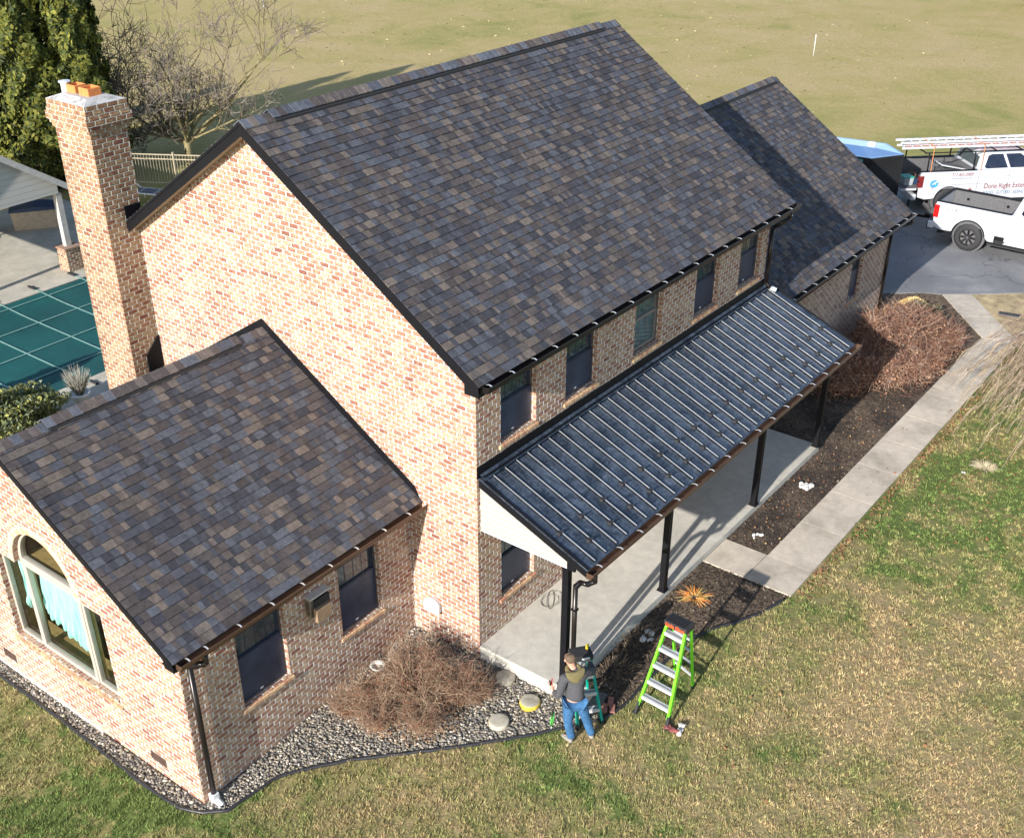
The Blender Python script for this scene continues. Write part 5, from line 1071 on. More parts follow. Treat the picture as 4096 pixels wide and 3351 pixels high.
b = B(); b.lathe((0, 0, 0), [(.26, 0), (.24, .3), (.20, .7), (.22, 1.0), (.12, 1.25), (.02, 1.3)], 16); b.build("fabric_cover", 'tan', tr_, smooth=True); b = B(); b.lathe((-.15, -.5, 0), [(.28, .0), (.28, .06), (.05, .1), (.04, .5)], 16); b.build("base", 'rubber', tr_, smooth=True)
lo = empty("patio_lounge", (12.0, 24.45, -.30), .4, label="white tube-framed patio lounge behind the main roof edge", cat="lounge chair")
b = B(); b.tube([(-.3, -.9, .35), (-.3, .5, .35), (-.3, .95, .75)], .022, 6); b.tube([(.3, -.9, .35), (.3, .5, .35), (.3, .95, .75)], .022, 6)
for p, q in (((-.3, -.9, .35), (.3, -.9, .35)), ((-.3, .95, .75), (.3, .95, .75)), ((-.3, -.3, .35), (.3, -.3, .35)), ((-.3, .3, .35), (.3, .3, .35))): b.tube([p, q], .02, 6)
b.build("frame", 'white', lo, smooth=True)
for x in (-.3, .3):
    for y in (-.7, .4): b = B(); b.tube([(x, y, 0), (x, y, .35)], .02, 6); b.build("leg", 'white', lo, smooth=True)
b = B(); b.box((-.28, -.88, .355), (.28, .5, .365)); b.build("sling", 'navy', lo)

# ================================================================== LADDERS
def step_ladder(name, lab, FL, FR, CL, CR, RL, RR_, steps, rmat, capm, rear, feet=.14, railw=.075):
    t = empty(name, tuple((Vector(FL)+Vector(FR)+Vector(RL)+Vector(RR_))/4), label=lab, cat="stepladder"); o = t.location.copy(); V_ = lambda p: Vector(p)-o
    FL, FR, CL, CR, RL, RR_ = map(V_, (FL, FR, CL, CR, RL, RR_)); lat = (FR-FL).normalized(); back = ((RL+RR_)-(FL+FR)); back.z = 0; back.normalize(); zt = CL.z; z0 = FL.z
    at = lambda A, T, z: A+(T-A)*((z-A.z)/(T.z-A.z))
    for A, T in ((FL, CL), (FR, CR)):
        b = B(); a = at(A, T, z0+feet); s = lat*.012*(1 if A is FL else -1)
        b.bar(a, T, railw*.32, railw, upv=back); b.bar(a+back*railw*.5+s, T+back*railw*.5+s, .03, .008, upv=back); b.bar(a-back*railw*.5+s, T-back*railw*.5+s, .03, .008, upv=back); b.build("front_rail", rmat, t)
        b = B(); b.bar(at(A, T, z0+.0), at(A, T, z0+feet+.05), .04, railw+.015, upv=back); b.box(tuple(A+Vector((-.05, -.04, 0))), tuple(A+Vector((.05, .04, .025)))); b.build("foot", 'rubber', t)
    CLb, CRb = CL+back*.16, CR+back*.16
    for A, T in ((RL, CLb), (RR_, CRb)):
        b = B(); b.bar(A, T, .028, .05, upv=back); b.build("rear_rail", rmat, t); b = B(); b.bar(A+Vector((0, 0, .0)), at(A, T, A.z+.06), .04, .06, upv=back); b.build("foot", 'rubber', t)
    for z in steps:
        a, c = at(FL, CL, z-o.z), at(FR, CR, z-o.z); b = B(); b.bar(a+lat*.02, c-lat*.02, .10, .018, upv=(0, 0, 1)); b.bar(a+lat*.02-back*.047-Vector((0, 0, .02)), c-lat*.02-back*.047-Vector((0, 0, .02)), .006, .045)
        s_ = b.build("step", 'alu', t); b = B(); b.bar(a+lat*.025+Vector((0, 0, .0105)), c-lat*.025+Vector((0, 0, .0105)), .035, .002); b.build("tread", simple_cached('tread'), s_)
        b = B(); 
    for z in rear:
        a, c = at(RL, CLb, z-o.z), at(RR_, CRb, z-o.z); b = B(); b.bar(a, c, .035, .02); b.build("rear_brace", 'alu', t)
    b = B(); cc = (CL+CR)/2+back*.07; hw = (CR-CL).length/2+.035; ang = math.atan2(lat.y, lat.x); mt = Matrix.Translation(cc) @ Matrix.Rotation(ang, 4, 'Z'); sgn = 1 if (Matrix.Rotation(ang, 3, 'Z') @ Vector((0, 1, 0))).dot(back) > 0 else -1
    b.box((-hw, -.12, -.045), (hw, .12, .055), mt); cp = b.build("top_cap", capm, t, bevel=.01); 
    return t, mt, sgn, hw, cp
_sc = {}
def simple_cached(k):
    if k not in _sc: _sc[k] = simple("grey_tread", (.22, .22, .23), .7)
    return _sc[k]
lad, mt, sgn, hw, cp = step_ladder("stepladder", "lime green fibreglass stepladder standing on the lawn", (.50, -2.79, -.26), (.47, -3.38, -.26), (.93, -2.99, 1.40), (.90, -3.33, 1.40), (1.66, -2.83, -.20), (1.50, -3.25, -.21), [.07, .36, .66, .96, 1.24], 'green', 'rubber', [.10, .42, .74, 1.02], .17)
b = B(); b.box((-hw+.02, .1205*-sgn, -.042), (hw-.02, .1245*-sgn, -.012), mt)
for k in range(9):
    for j in range(4): b2 = (-hw+.04+k*(2*hw-.08)/8.6, -.10+j*.052); b.box((b2[0]-.010, b2[1]-.016, .0552), (b2[0]+.010, b2[1]+.016, .0580), mt)
b.build("cap_grip", 'black', lad)
R3 = mt.to_3x3(); loc = mt @ Vector((0, -.1215*sgn, -.035)); e = (R3 @ Matrix.Rotation(R(90), 3, 'X')).to_euler() if sgn > 0 else (R3 @ Matrix.Rotation(math.pi, 3, 'Z') @ Matrix.Rotation(R(90), 3, 'X')).to_euler()
text_mesh("Little Giant", .088, "lettering", 'orange', lad, loc, e, .004, bold=.004, align='CENTER', sx=.84)
b = B()
for z_, s_ in ((.63, .2), (.93, .8), (1.21, .35), (1.21, .75)):
    pass
tl, mt2, sgn2, hw2, cp2 = step_ladder("stepladder", "teal fibreglass stepladder behind the man at the porch post", (-.34, -2.23, -.30), (-.01, -2.49, -.28), (-.19, -2.02, .92), (.02, -2.19, .92), (.02, -1.79, -.30), (.30, -1.99, -.28), [-.0, .30, .60], 'teal', 'rubber', [.0, .35, .62], .03, .065)
loc = mt2 @ Vector((.05, -.1215*sgn2, 0))
b = B(); b.lathe((0, 0, 0), [(.045, -.003), (.045, .003)], 20, 'y'); ov = b.build("maker_badge", 'white', tl); ov.location = loc; ov.rotation_euler = mt2.to_euler(); ov.scale = (1.5, 1, .5)
tp = empty("tape_measure", tuple(tl.location+(mt2 @ Vector((hw2-.05, .05, .056)))), .3, label="small yellow tape measure on the teal ladder's cap", cat="tape measure")
b = B(); b.box((-.035, -.02, 0), (.035, .02, .065)); b.build("case", simple("tape_yellow", (.75, .50, .02), .4), tp, bevel=.01); b = B(); b.box((-.02, -.024, .015), (.02, .024, .045)); b.build("badge", 'chrome', tp)

# ================================================================== THE MAN
MO = Vector((-.50, -2.40, -.305)); MF = Vector((.53, .85, 0)); MR = Vector((.85, -.53, 0))
mn = empty("person", tuple(MO), label="man in grey sweatshirt with olive hood and blue jeans, seen from behind", cat="person")
def W(a, b_, z): return tuple(MR*a+MF*b_+Vector((0, 0, z)))
nd = {}; nodes = []; edges = []
def N(k, a, b_, z, r, par=None):
    nd[k] = len(nodes); nodes.append((W(a, b_, z), r))
    if par is not None: edges.append((nd[par], nd[k]))
N('pel', -.16, -.07, .93, (.135, .10)); N('sp1', -.155, -.065, 1.08, (.12, .095), 'pel'); N('sp2', -.15, -.05, 1.24, (.135, .10), 'sp1'); N('ch', -.14, -.02, 1.38, (.135, .09), 'sp2')
N('nk', -.16, .02, 1.49, .056, 'ch'); N('nk2', -.175, .035, 1.535, .054, 'nk'); N('h1', -.19, .055, 1.585, (.066, .075), 'nk2'); N('h2', -.20, .05, 1.65, (.078, .095), 'h1'); N('h3', -.205, .05, 1.70, (.074, .09), 'h2'); N('h4', -.205, .055, 1.735, (.045, .055), 'h3')
for s, k, sh_, el, wr_, hn in ((-1, 'L', (-.315, -.02, 1.39), (-.405, -.03, 1.01+.03), (-.44, .10, 1.06), (-.445, .145, 1.10)), (1, 'R', (.045, -.02, 1.39), (.24, .16, 1.17), (.28, .38, 1.17), (.285, .45, 1.19))):
    N('sh'+k, *sh_, .062, 'ch'); N('ua'+k, *[(sh_[i]*.5+el[i]*.5) for i in range(3)], .050, 'sh'+k); N('el'+k, *el, .042, 'ua'+k); N('fa'+k, *[(el[i]*.5+wr_[i]*.5) for i in range(3)], .037, 'el'+k); N('wr'+k, *wr_, (.028, .022), 'fa'+k); N('pm'+k, *hn, (.040, .018), 'wr'+k)
    dv_ = Vector(hn)-Vector(wr_); dv_.normalize()
    for f in range(4):
        o_ = (f-1.5)*.019; ln = (.033, .038, .036, .028)[f]; p1 = Vector(hn)+dv_*.03+Vector((o_, 0, 0)); p2 = p1+dv_*ln+Vector((0, .008, -.004)); p3 = p2+dv_*ln*.55+Vector((0, .016, -.014)); p4 = p3+Vector((0, .006, -.020))
        N('f%d%s' % (f, k), *p1, .0098, 'pm'+k); N('g%d%s' % (f, k), *p2, .009, 'f%d%s' % (f, k)); N('h%d%s' % (f, k), *p3, .0083, 'g%d%s' % (f, k)); N('i%d%s' % (f, k), *p4, .0072, 'h%d%s' % (f, k))
    p1 = Vector(wr_)*.5+Vector(hn)*.5+Vector((.03*-s, .006, .0)); p2 = p1+Vector((.018*-s, .018, .018)); N('t1'+k, *p1, .012, 'wr'+k); N('t2'+k, *p2, .010, 't1'+k); N('t3'+k, *(p2+Vector((.004, .014, .018))), .0085, 't2'+k)
for k, hp, kn, an, ft, toe in (('l', (-.25, -.07, .88), (-.235, -.03, .48), (-.16, -.02, .09), (-.175, .03, .045), (-.225, .14, .035)), ('r', (-.07, -.07, .88), (.05, -.055, .48), (.165, -.06, .09), (.17, 0, .045), (.19, .12, .035))):
    N('hp'+k, *hp, .088, 'pel'); N('th'+k, *[(hp[i]*.5+kn[i]*.5) for i in range(3)], .078, 'hp'+k); N('kn'+k, *kn, .056, 'th'+k); N('ca'+k, *[(kn[i]*.6+an[i]*.4) for i in range(3)], .054, 'kn'+k); N('an'+k, *an, .036, 'ca'+k); N('ft'+k, *ft, .038, 'an'+k); N('to'+k, *toe, .032, 'ft'+k)
body = skin("body", nodes, edges, 'skin', mn, 2)
def sub(name, keys, mat, scale, extra=(), root=None):
    """garment: the same joints, wider"""
    ix = {}; nn = []; ee = []
    for k in keys: ix[nd[k]] = len(nn); r = nodes[nd[k]][1]; g = scale.get(k, scale['_']); nn.append((nodes[nd[k]][0], tuple(x+g for x in r) if hasattr(r, '__len__') else r+g))
    for a, c in edges:
        if a in ix and c in ix: ee.append((ix[a], ix[c]))
    for (pk, pos, r) in extra: ee.append((ix[nd[pk]], len(nn))); nn.append((W(*pos), r))
    return skin(name, nn, ee, mat, mn, 2)
sub("sweatshirt", ['pel', 'sp1', 'sp2', 'ch', 'nk', 'shL', 'uaL', 'elL', 'faL', 'wrL', 'shR', 'uaR', 'elR', 'faR', 'wrR'], 'jacket', {'_': .024, 'wrL': .014, 'wrR': .014, 'pel': .038, 'sp1': .036, 'sp2': .034, 'ch': .034, 'nk': .022, 'faL': .020, 'faR': .020, 'shL': .028, 'shR': .028}, [])
sub("jeans", ['pel', 'hpl', 'thl', 'knl', 'cal', 'anl', 'hpr', 'thr', 'knr', 'car', 'anr'], 'jeans', {'_': .020, 'pel': .012, 'anl': .034, 'anr': .034, 'cal': .020, 'car': .020, 'hpl': .022, 'hpr': .022})
b = B(); 
for i in range(1):
    c0 = Vector(W(-.165, -.005, 1.485)); ringp = []
    for t_ in np.linspace(0, 2*math.pi, 17): ringp.append(c0+MR*.098*math.cos(t_)+MF*(.085*math.sin(t_))+Vector((0, 0, .018*math.sin(t_))))
    b.tube(ringp, .036, 10, cap=False)
    for kk in range(7):
        f = kk/6; w_ = .145*(1-f**1.6)*.95+.012; zc_ = 1.475-f*.185; bk = -.095-.045*math.sin(f*2.6); pts = [Vector(W(-.165+w_*u_, bk-.030*(1-u_*u_)+.03, zc_+.02*(u_*u_))) for u_ in np.linspace(-1, 1, 9)]; b.tube(pts, .030*(1-.35*f), 8)
hd_ = b.build("hood", 'hood', mn, smooth=True); rm = hd_.modifiers.new("fuse", 'REMESH'); rm.mode = 'VOXEL'; rm.voxel_size = .013; rm.use_smooth_shade = True
for k, an, ft, toe in (('l', (-.165, -.06, .03), (-.18, .02, .035), (-.235, .17, .03)), ('r', (.16, -.10, .03), (.17, -.02, .035), (.195, .14, .03))):
    skin("shoe", [(W(an[0], an[1], .045), (.040, .045)), (W(ft[0], ft[1], .048), (.050, .045)), (W((ft[0]+toe[0])/2, (ft[1]+toe[1])/2, .036), (.048, .034)), (W(toe[0], toe[1], .028), (.040, .026))], [(0, 1), (1, 2), (2, 3)], 'shoe', mn, 2)
skin("hair", [(W(-.193, .025, 1.60), (.060, .048)), (W(-.202, .028, 1.655), (.083, .088)), (W(-.207, .035, 1.71), (.081, .092)), (W(-.207, .045, 1.745), (.052, .062))], [(0, 1), (1, 2), (2, 3)], 'hair', mn, 2)
b = B()
for s_ in (-1, 1): b.sphere(W(-.197+s_*.080, .055, 1.635), .022, .45, .8, 1.2, nu=8, nv=6)
b.sphere(W(-.20, .150, 1.635), .016, .8, 1, 1.3, nu=8, nv=6); b.sphere(W(-.20, .142, 1.59), .018, 1.3, .5, .4, nu=8, nv=5)
for s_ in (-1, 1): b.sphere(W(-.20+s_*.032, .137, 1.663), .010, nu=8, nv=5)
b.build("face_features", 'skin', mn, smooth=True)
# snips in the left hand, caulk gun hanging below, in front of the knee
sn = empty("tin_snips", W(-.445, .17, 1.12), label="red and black tin snips held up in the man's left hand", cat="snips"); sn.location = MO+Vector(W(-.445, .17, 1.12))
b = B(); b.tube([(0, 0, -.08), (.012, .0, .02), (.028, 0, .10)], [.010, .012, .009], 8); b.build("handle", simple("red_grip", (.62, .03, .03), .4), sn, smooth=True)
b = B(); b.tube([(-.01, 0, -.08), (-.02, 0, .02), (-.035, 0, .11)], [.010, .012, .009], 8); b.build("handle", 'rubber', sn, smooth=True)
b = B(); b.bar((0, 0, -.08), (.005, .01, -.17), .022, .006); b.build("blade", 'alu', sn)
cg = empty("caulking_gun", (0, 0, 0), label="black caulking gun with lime green tube beside the man's left leg", cat="caulking gun"); cg.location = MO+Vector(W(-.43, .10, .62)); cg.rotation_euler = (.06, .05, .4)
b = B(); b.tube([(0, 0, -.03), (0, 0, .0), (0, 0, -.25)], .025, 14); b.build("sealant_tube", 'limegreen', cg, smooth=True)
b = B(); b.tube([(0, 0, -.25), (0, 0, -.34)], [.009, .003], 8); b.build("nozzle", 'white', cg)
b = B(); b.bar((.03, 0, .02), (.03, 0, -.26), .008); b.bar((-.03, 0, .02), (-.03, 0, -.26), .008); b.box((-.032, -.02, -.262), (.032, .02, -.255)); b.tube([(0, 0, .0), (0, 0, .26)], .005, 6); b.bar((0, 0, .06), (-.11, 0, .02), .022); b.bar((0, 0, .03), (-.10, 0, -.05), .012); b.build("frame", 'rubber', cg)

# ================================================================== VEHICLES
def arc(cx, cz, r, a0, a1, n): return [(cx+r*math.cos(R(a0+(a1-a0)*i/n)), cz+r*math.sin(R(a0+(a1-a0)*i/n))) for i in range(n+1)]
def wheel(t, x, y, s, r, rim):
    wt_ = empty("wheel", (x, y, r)); wt_.parent = t; b = B(); w = .135
    b.lathe((0, 0, 0), [(r*.60, -w), (r*.78, -w-.004), (r*.93, -w+.012), (r*.985, -w+.04), (r, -.05), (r, .05), (r*.985, w-.04), (r*.93, w-.012), (r*.78, w+.004), (r*.60, w)], 40, 'y', cap=False)
    b.build("tyre", 'rubber', wt_, smooth=True)
    b = B()
    for i in range(36):
        a = 2*math.pi*i/36; c_, s_ = math.cos(a), math.sin(a); b.bar((c_*r*.985, -.12, s_*r*.985), (c_*r*.985, .12, s_*r*.985), .03, .022, upv=(c_, 0, s_))
    b.build("tread", 'rubber', wt_)
    b = B(); ys_ = s*w; b.lathe((0, 0, 0), [(r*.60, -w*.9), (r*.61, w*.9)], 32, 'y', cap=False); b.lathe((0, -s*.02, 0), [(r*.60, -.005), (r*.60, .005)], 32, 'y'); b.build("rim_barrel", rim, wt_, smooth=True)
    b = B(); b.lathe((0, s*(w-.05), 0), [(r*.17, -.02), (r*.15, .02)], 20, 'y')
    for i in range(8): a = 2*math.pi*i/8; c_, s_ = math.cos(a), math.sin(a); b.bar((c_*r*.12, ys_-s*.045, s_*r*.12), (c_*r*.61, ys_-s*.012, s_*r*.61), .045, .03, upv=(0, 1, 0)); 
    b.lathe((0, s*(w-.012), 0), [(r*.58, -.012), (r*.625, -.012), (r*.625, .012), (r*.58, .012)], 32, 'y', cap=False)
    b.build("rim", rim, wt_, bevel=.004)
    b = B()
    for i in range(8): a = 2*math.pi*(i+.5)/8; b.lathe((math.cos(a)*r*.16, s*(w-.018), math.sin(a)*r*.16), [(.012, -.012), (.010, .012)], 8, 'y')
    b.lathe((0, s*(w-.02), 0), [(r*.09, -.012), (r*.07, .014)], 12, 'y')
    for i in range(16): a = 2*math.pi*i/16; b.box((math.cos(a)*r*.60-.008, ys_-.006, math.sin(a)*r*.60-.008), (math.cos(a)*r*.60+.008, ys_+.004, math.sin(a)*r*.60+.008))
    b.build("lug", 'chrome', wt_)
def pickup(name, lab, origin, head, far=False):
    t = empty(name, origin, head, label=lab, cat="pickup truck"); Wd = .92 if far else .86; H = 1.42 if far else 1.36; bl = .86 if far else 1.10; tail = -1.06 if far else -1.12
    rr0 = .41 if far else .425
    fa = 3.65 if far else 3.75
    outline = [(tail, .58), (tail+.25, .50)]+[(p[0], p[1]) for p in arc(0, rr0+.03, .52, 172, 8, 16)]+[(.60, .44), (fa-.62, .44)]+arc(fa, rr0+.03, .52, 172, 8, 16)+[(fa+.62, .50), (fa+.98, .60), (fa+1.0, 1.02), (fa+.80, 1.20), (bl+2.35, 1.32), (bl+2.25, H), (tail+.02, H), (tail-.01, H-.08), (tail-.015, .95)]
    for s in (-1, 1):
        b = B(); b.poly(outline, (), 'y', s*(Wd-.045), s*Wd); b.build("body_side", 'paint', t, bevel=.012)
    b = B(); b.poly([(bl+.04, .48), (fa-.62, .48), (fa-.62, .95), (fa+.6, .95), (fa+.97, .62), (fa+.98, 1.02), (fa+.78, 1.21), (bl+2.35, 1.33), (bl+2.25, H-.002), (bl+.04, H-.002)], (), 'y', -(Wd-.046), Wd-.046); b.build("cab_lower", 'paint', t)
    # greenhouse
    zr_ = H+.55; b = B(); xa, xb, xc, xd = bl+.05, bl+2.55, bl+.22, bl+1.75; w0, w1 = Wd-.05, Wd-.23
    vs = [(xa, -w0, H-.001), (xb, -w0, H-.05), (xb, w0, H-.05), (xa, w0, H-.001), (xc, -w1, zr_), (xd, -w1, zr_), (xd, w1, zr_), (xc, w1, zr_)]
    b.add(vs, [(0, 3, 2, 1), (4, 5, 6, 7), (0, 1, 5, 4), (1, 2, 6, 5), (2, 3, 7, 6), (3, 0, 4, 7)]); b.build("cab_roof", 'paint', t, bevel=.05)
    def side_pt(u, v_, s): # u along x 0..1 , v_ 0..1 up
        x0_ = xa+(xb-xa)*u; x1_ = xc+(xd-xc)*u; y_ = w0+(w1-w0)*v_; return (x0_+(x1_-x0_)*v_, s*(y_+.004), H+(zr_-H)*v_)
    for s in (-1, 1):
        for (u0, u1) in ((.10, .43), (.47, .86)):
            b = B(); q = [(u0, .08), (u1, .08), (min(u1, .80), .86), (u0+.02, .86)]
            if u0 < .2: q = [(.09, .16), (.12, .07), (u1, .08), (u1, .86), (.20, .86), (.13, .78)]
            ps = [side_pt(a_, v_, s) for a_, v_ in q]; ps2 = [(p[0], p[1]+s*.006, p[2]) for p in ps]; n_ = len(ps); b.add(ps+ps2, [tuple(range(n_)), tuple(range(n_, 2*n_))]+[(i, (i+1) % n_, (i+1) % n_+n_, i+n_) for i in range(n_)]); b.build("window", 'carglass', t)
        for X_ in (bl+.10, bl+1.18, bl+2.2): b = B(); b.box((X_, s*(Wd+.0005), .55), (X_+.008, s*(Wd+.003), H-.03)); b.build("door_gap", 'black', t)
        for X_ in (bl+.95, bl+1.95): b = B(); b.box((X_, s*(Wd+.001), H-.20), (X_+.20, s*(Wd+.03), H-.165)); b.build("door_handle", 'paint', t, bevel=.005)
    b = B(); b.add([(xa-.006+.02, -w0+.16, H+.06), (xa-.006+.02, w0-.16, H+.06), (xc-.02, w1-.10, zr_-.07), (xc-.02, -w1+.10, zr_-.07), (xa+.04, -w0+.16, H+.06), (xa+.04, w0-.16, H+.06), (xc+.02, w1-.10, zr_-.07), (xc+.02, -w1+.10, zr_-.07)], [(0, 1, 2, 3), (4, 7, 6, 5), (0, 4, 5, 1), (1, 5, 6, 2), (2, 6, 7, 3), (3, 7, 4, 0)]); b.build("rear_window", 'carglass', t)
    b = B(); b.add([(xb+.005, -w0+.12, H), (xb+.005, w0-.12, H), (xd+.03, w1-.06, zr_-.05), (xd+.03, -w1+.06, zr_-.05)], [(0, 1, 2, 3)]); b.build("windscreen", 'carglass', t)
    # bed
    zf = .86 if far else .80; b = B(); b.box((tail+.03, -Wd+.05, zf-.05), (bl, Wd-.05, zf)); b.box((bl-.04, -Wd+.05, zf), (bl+.035, Wd-.05, H-.01))
    for s in (-1, 1):
        b.box((tail+.03, s*(Wd-.13), zf), (bl-.04, s*(Wd-.047), H-.03)); b.lathe((0, s*(Wd-.22), rr0), [(.50, -.09), (.50, .09)], 24, 'y')
        for X_ in (-.72, -.30, .34, .74): b.box((X_, s*(Wd-.150), zf+.1), (X_+.16, s*(Wd-.131), H-.14))
    b.build("bed_liner", 'bedliner', t)
    for s in (-1, 1): b = B(); b.box((tail+.01, s*(Wd-.15), H-.012), (bl+.03, s*(Wd-.004), H+.014)); b.build("bed_rail", 'black', t, bevel=.006)
    if not far:
        b = B(); b.box((tail-.02, -Wd+.16, .72), (tail+.045, Wd-.16, H-.005)); tg = b.build("tailgate", 'paint', t, bevel=.01); b = B(); b.box((tail-.03, -Wd+.13, H-.003), (tail+.06, Wd-.13, H+.022)); b.build("tailgate_cap", 'black', tg, bevel=.006)
        for s in (-1, 1):
            for X_ in (-.62, .62): b = B(); b.lathe((X_, s*(Wd-.152), H-.24), [(.045, -.008), (.045, .008)], 14, 'y'); b.build("tie_down", 'chrome', t)
    else:
        b = B(); b.box((tail-.56, -Wd+.16, zf-.09), (tail, Wd-.16, zf-.02)); tg = b.build("tailgate", 'paint', t, bevel=.01); b = B(); b.box((tail-.55, -Wd+.18, zf-.019), (tail-.01, Wd-.18, zf-.008)); b.build("tailgate_liner", 'bedliner', tg)
    for s in (-1, 1):
        b = B(); zt0, zt1 = (.86, 1.27) if not far else (.90, 1.30)
        b.box((tail-.035, s*(Wd-.15), zt0), (tail+.012, s*(Wd+.004), zt1)); b.box((tail-.03, s*(Wd-.03), zt0), (tail+.13, s*(Wd+.006), zt1)); lm = b.build("tail_lamp", 'red' if not far else 'dkred', t, bevel=.02)
        b = B(); b.box((tail-.038, s*(Wd-.13), (zt0+zt1)/2-.025), (tail-.03, s*(Wd+.008), (zt0+zt1)/2+.025)); b.build("lamp_insert", 'black' if far else 'dkred', lm)
        b = B(); b.box((fa+.86, s*(Wd-.30), .86), (fa+1.0, s*(Wd-.01), 1.06)); b.build("headlamp", 'chrome', t, bevel=.02)
    b = B(); b.box((tail-.20, -Wd+.02, .47), (tail-.03, Wd-.02, .68)); b.build("rear_bumper", 'black' if not far else 'paint', t, bevel=.03)
    if not far:
        for s in (-1, 1): b = B(); b.box((tail-.16, s*(Wd-.13), .50), (tail+.02, s*(Wd+.004), .70)); b.build("bumper_corner", 'paint', t, bevel=.02)
        for Y_ in (-.60, -.50): b = B(); b.tube([(-.62, Y_+.08, .40), (-.85, Y_, .38), (-1.0, Y_-.06, .36)], .042, 12); b.build("exhaust_tip", 'rubber', t, smooth=True)
    b = B(); b.box((fa+.90, -Wd+.04, .42), (fa+1.08, Wd-.04, .68)); b.build("front_bumper", 'black', t, bevel=.04)
    b = B(); b.box((fa+.96, -.55, .70), (fa+1.01, .55, 1.03)); b.build("grille", 'black', t)
    for s in (-1, 1):
        b = B(); b.box((.62, s*(Wd-.06), .36), (fa-.62, s*(Wd+.05), .40)); b.build("running_board", 'rubber', t)
        b = B(); b.box((bl+.12, s*(Wd-.05), .50), (bl+.13, s*(Wd-.04), .51))
        if not far: b = B(); b.box((.78, s*(Wd+.0015), .45), (1.08, s*(Wd+.004), .66)); st_ = b.build("box_step_recess", 'black', t); b = B(); b.box((.80, s*(Wd-.02), .50), (1.12, s*(Wd+.05), .53)); b.build("box_step", 'rubber', t)
        for a0, a1, r_o in ((172, 8, .52),):
            for cx in (0, fa):
                b = B(); ps = arc(cx, rr0+.03, .522, 170, 10, 18); b.poly(ps+arc(cx, rr0+.03, .488, 10, 170, 18), (), 'y', s*(Wd-.06), s*(Wd+.006)); b.build("arch_trim", 'black' if not far else 'paint', t)
        for X_ in (0, fa): wheel(t, X_, s*(Wd-.145), s, rr0, 'black' if not far else 'chrome')
    b = B(); b.box((tail+.2, -.45, .42), (fa+.7, .45, .60)); b.tube([(0, -.75, rr0), (0, .75, rr0)], .05, 10); b.sphere((0, 0, rr0), .15); b.build("chassis", 'rubber', t)
    for s in (-1, 1): b = B(); b.box((bl+2.05, s*(Wd+.02), H+.02), (bl+2.2, s*(Wd+.26), H+.22)); b.build("mirror", 'black' if far else 'paint', t, bevel=.02)
    return t
nt_ = pickup("pickup_truck", "nearer white pickup with empty open bed and black wheels on the driveway", (24.83, -.12, -.125), R(-90))
text_mesh("FX4", .17, "lettering", simple("decal_grey", (.25, .25, .27), .4), nt_, (-.78, -.8622, 1.13), (R(90), 0, 0), .001, bold=.002, sx=1.2)
ft_ = pickup("pickup_truck", "farther white pickup carrying ladders, with roofing sign lettering on its side", (27.80, 2.27, -.125), R(-45.6), far=True)
wy = -.9225; RX = (R(90), 0, 0)
text_mesh("717-455-0909", .17, "lettering", 'brandred', ft_, (.02, wy, 1.24), RX, .001, bold=.001, sx=.78)
text_mesh("www.donerightexteriors.net", .075, "lettering", 'signnavy', ft_, (.02, wy, 1.155), RX, .001, sx=.82)
text_mesh("Done Right Exteriors", .245, "lettering", 'brandred', ft_, (1.22, wy, .80), RX, .001, bold=.002, sx=.84)
text_mesh("ROOFS · GUTTERS · SIDING · WINDOWS", .165, "lettering", 'signnavy', ft_, (1.22, wy, .595), RX, .001, bold=.001, sx=.72, shear=.15)
b = B()
for x0, h0, w0 in ((1.35, .95, .55), (1.98, .95, .34), (2.35, .95, .62)):
    for d_ in (0, .085):
        if d_ and w0 < .4: continue
        b.bar((x0+d_, wy-.001, h0), (x0+w0/2+d_*.2, wy-.001, h0+.42*w0/.6-d_), .032, .003, upv=(0, 1, 0)); b.bar((x0+w0-d_, wy-.001, h0), (x0+w0/2+d_*-.2, wy-.001, h0+.42*w0/.6-d_), .032, .003, upv=(0, 1, 0))
for x0, z0 in ((1.57, .97), (2.60, .97)):
    for i in (0, 1):
        for j in (0, 1): b.box((x0+i*.06, wy-.003, z0+j*.05), (x0+i*.06+.045, wy, z0+j*.05+.038))
b.build("house_emblem", 'signblue', ft_)
b = B(); b.lathe((-.55, wy+.001, 1.02), [(.125, -.003), (.125, .0)], 28, 'y'); em = b.build("round_emblem", 'skyblue', ft_); em.scale = (1.15, 1, 1); em.location.x = .08
b = B(); b.bar((-.62, wy-.004, 1.0), (-.43, wy-.004, 1.10), .03, .002, upv=(0, 1, 0)); b.bar((-.56, wy-.004, 1.08), (-.50, wy-.004, 1.0), .022, .002, upv=(0, 1, 0)); b.build("round_emblem_mark", 'white', ft_)
b = B(); b.bar((-.60, wy-.004, .86), (-.56, wy-.004, .98), .03, .002, upv=(0, 1, 0)); b.bar((-.66, wy-.004, .995), (-.38, wy-.004, 1.05), .014, .002, upv=(0, 1, 0)); b.build("round_emblem_swoosh", 'signnavy', ft_)
b = B(); b.box((.70, wy-.003, .68), (.80, wy, .82)); b.build("red_decal", 'brandred', ft_)
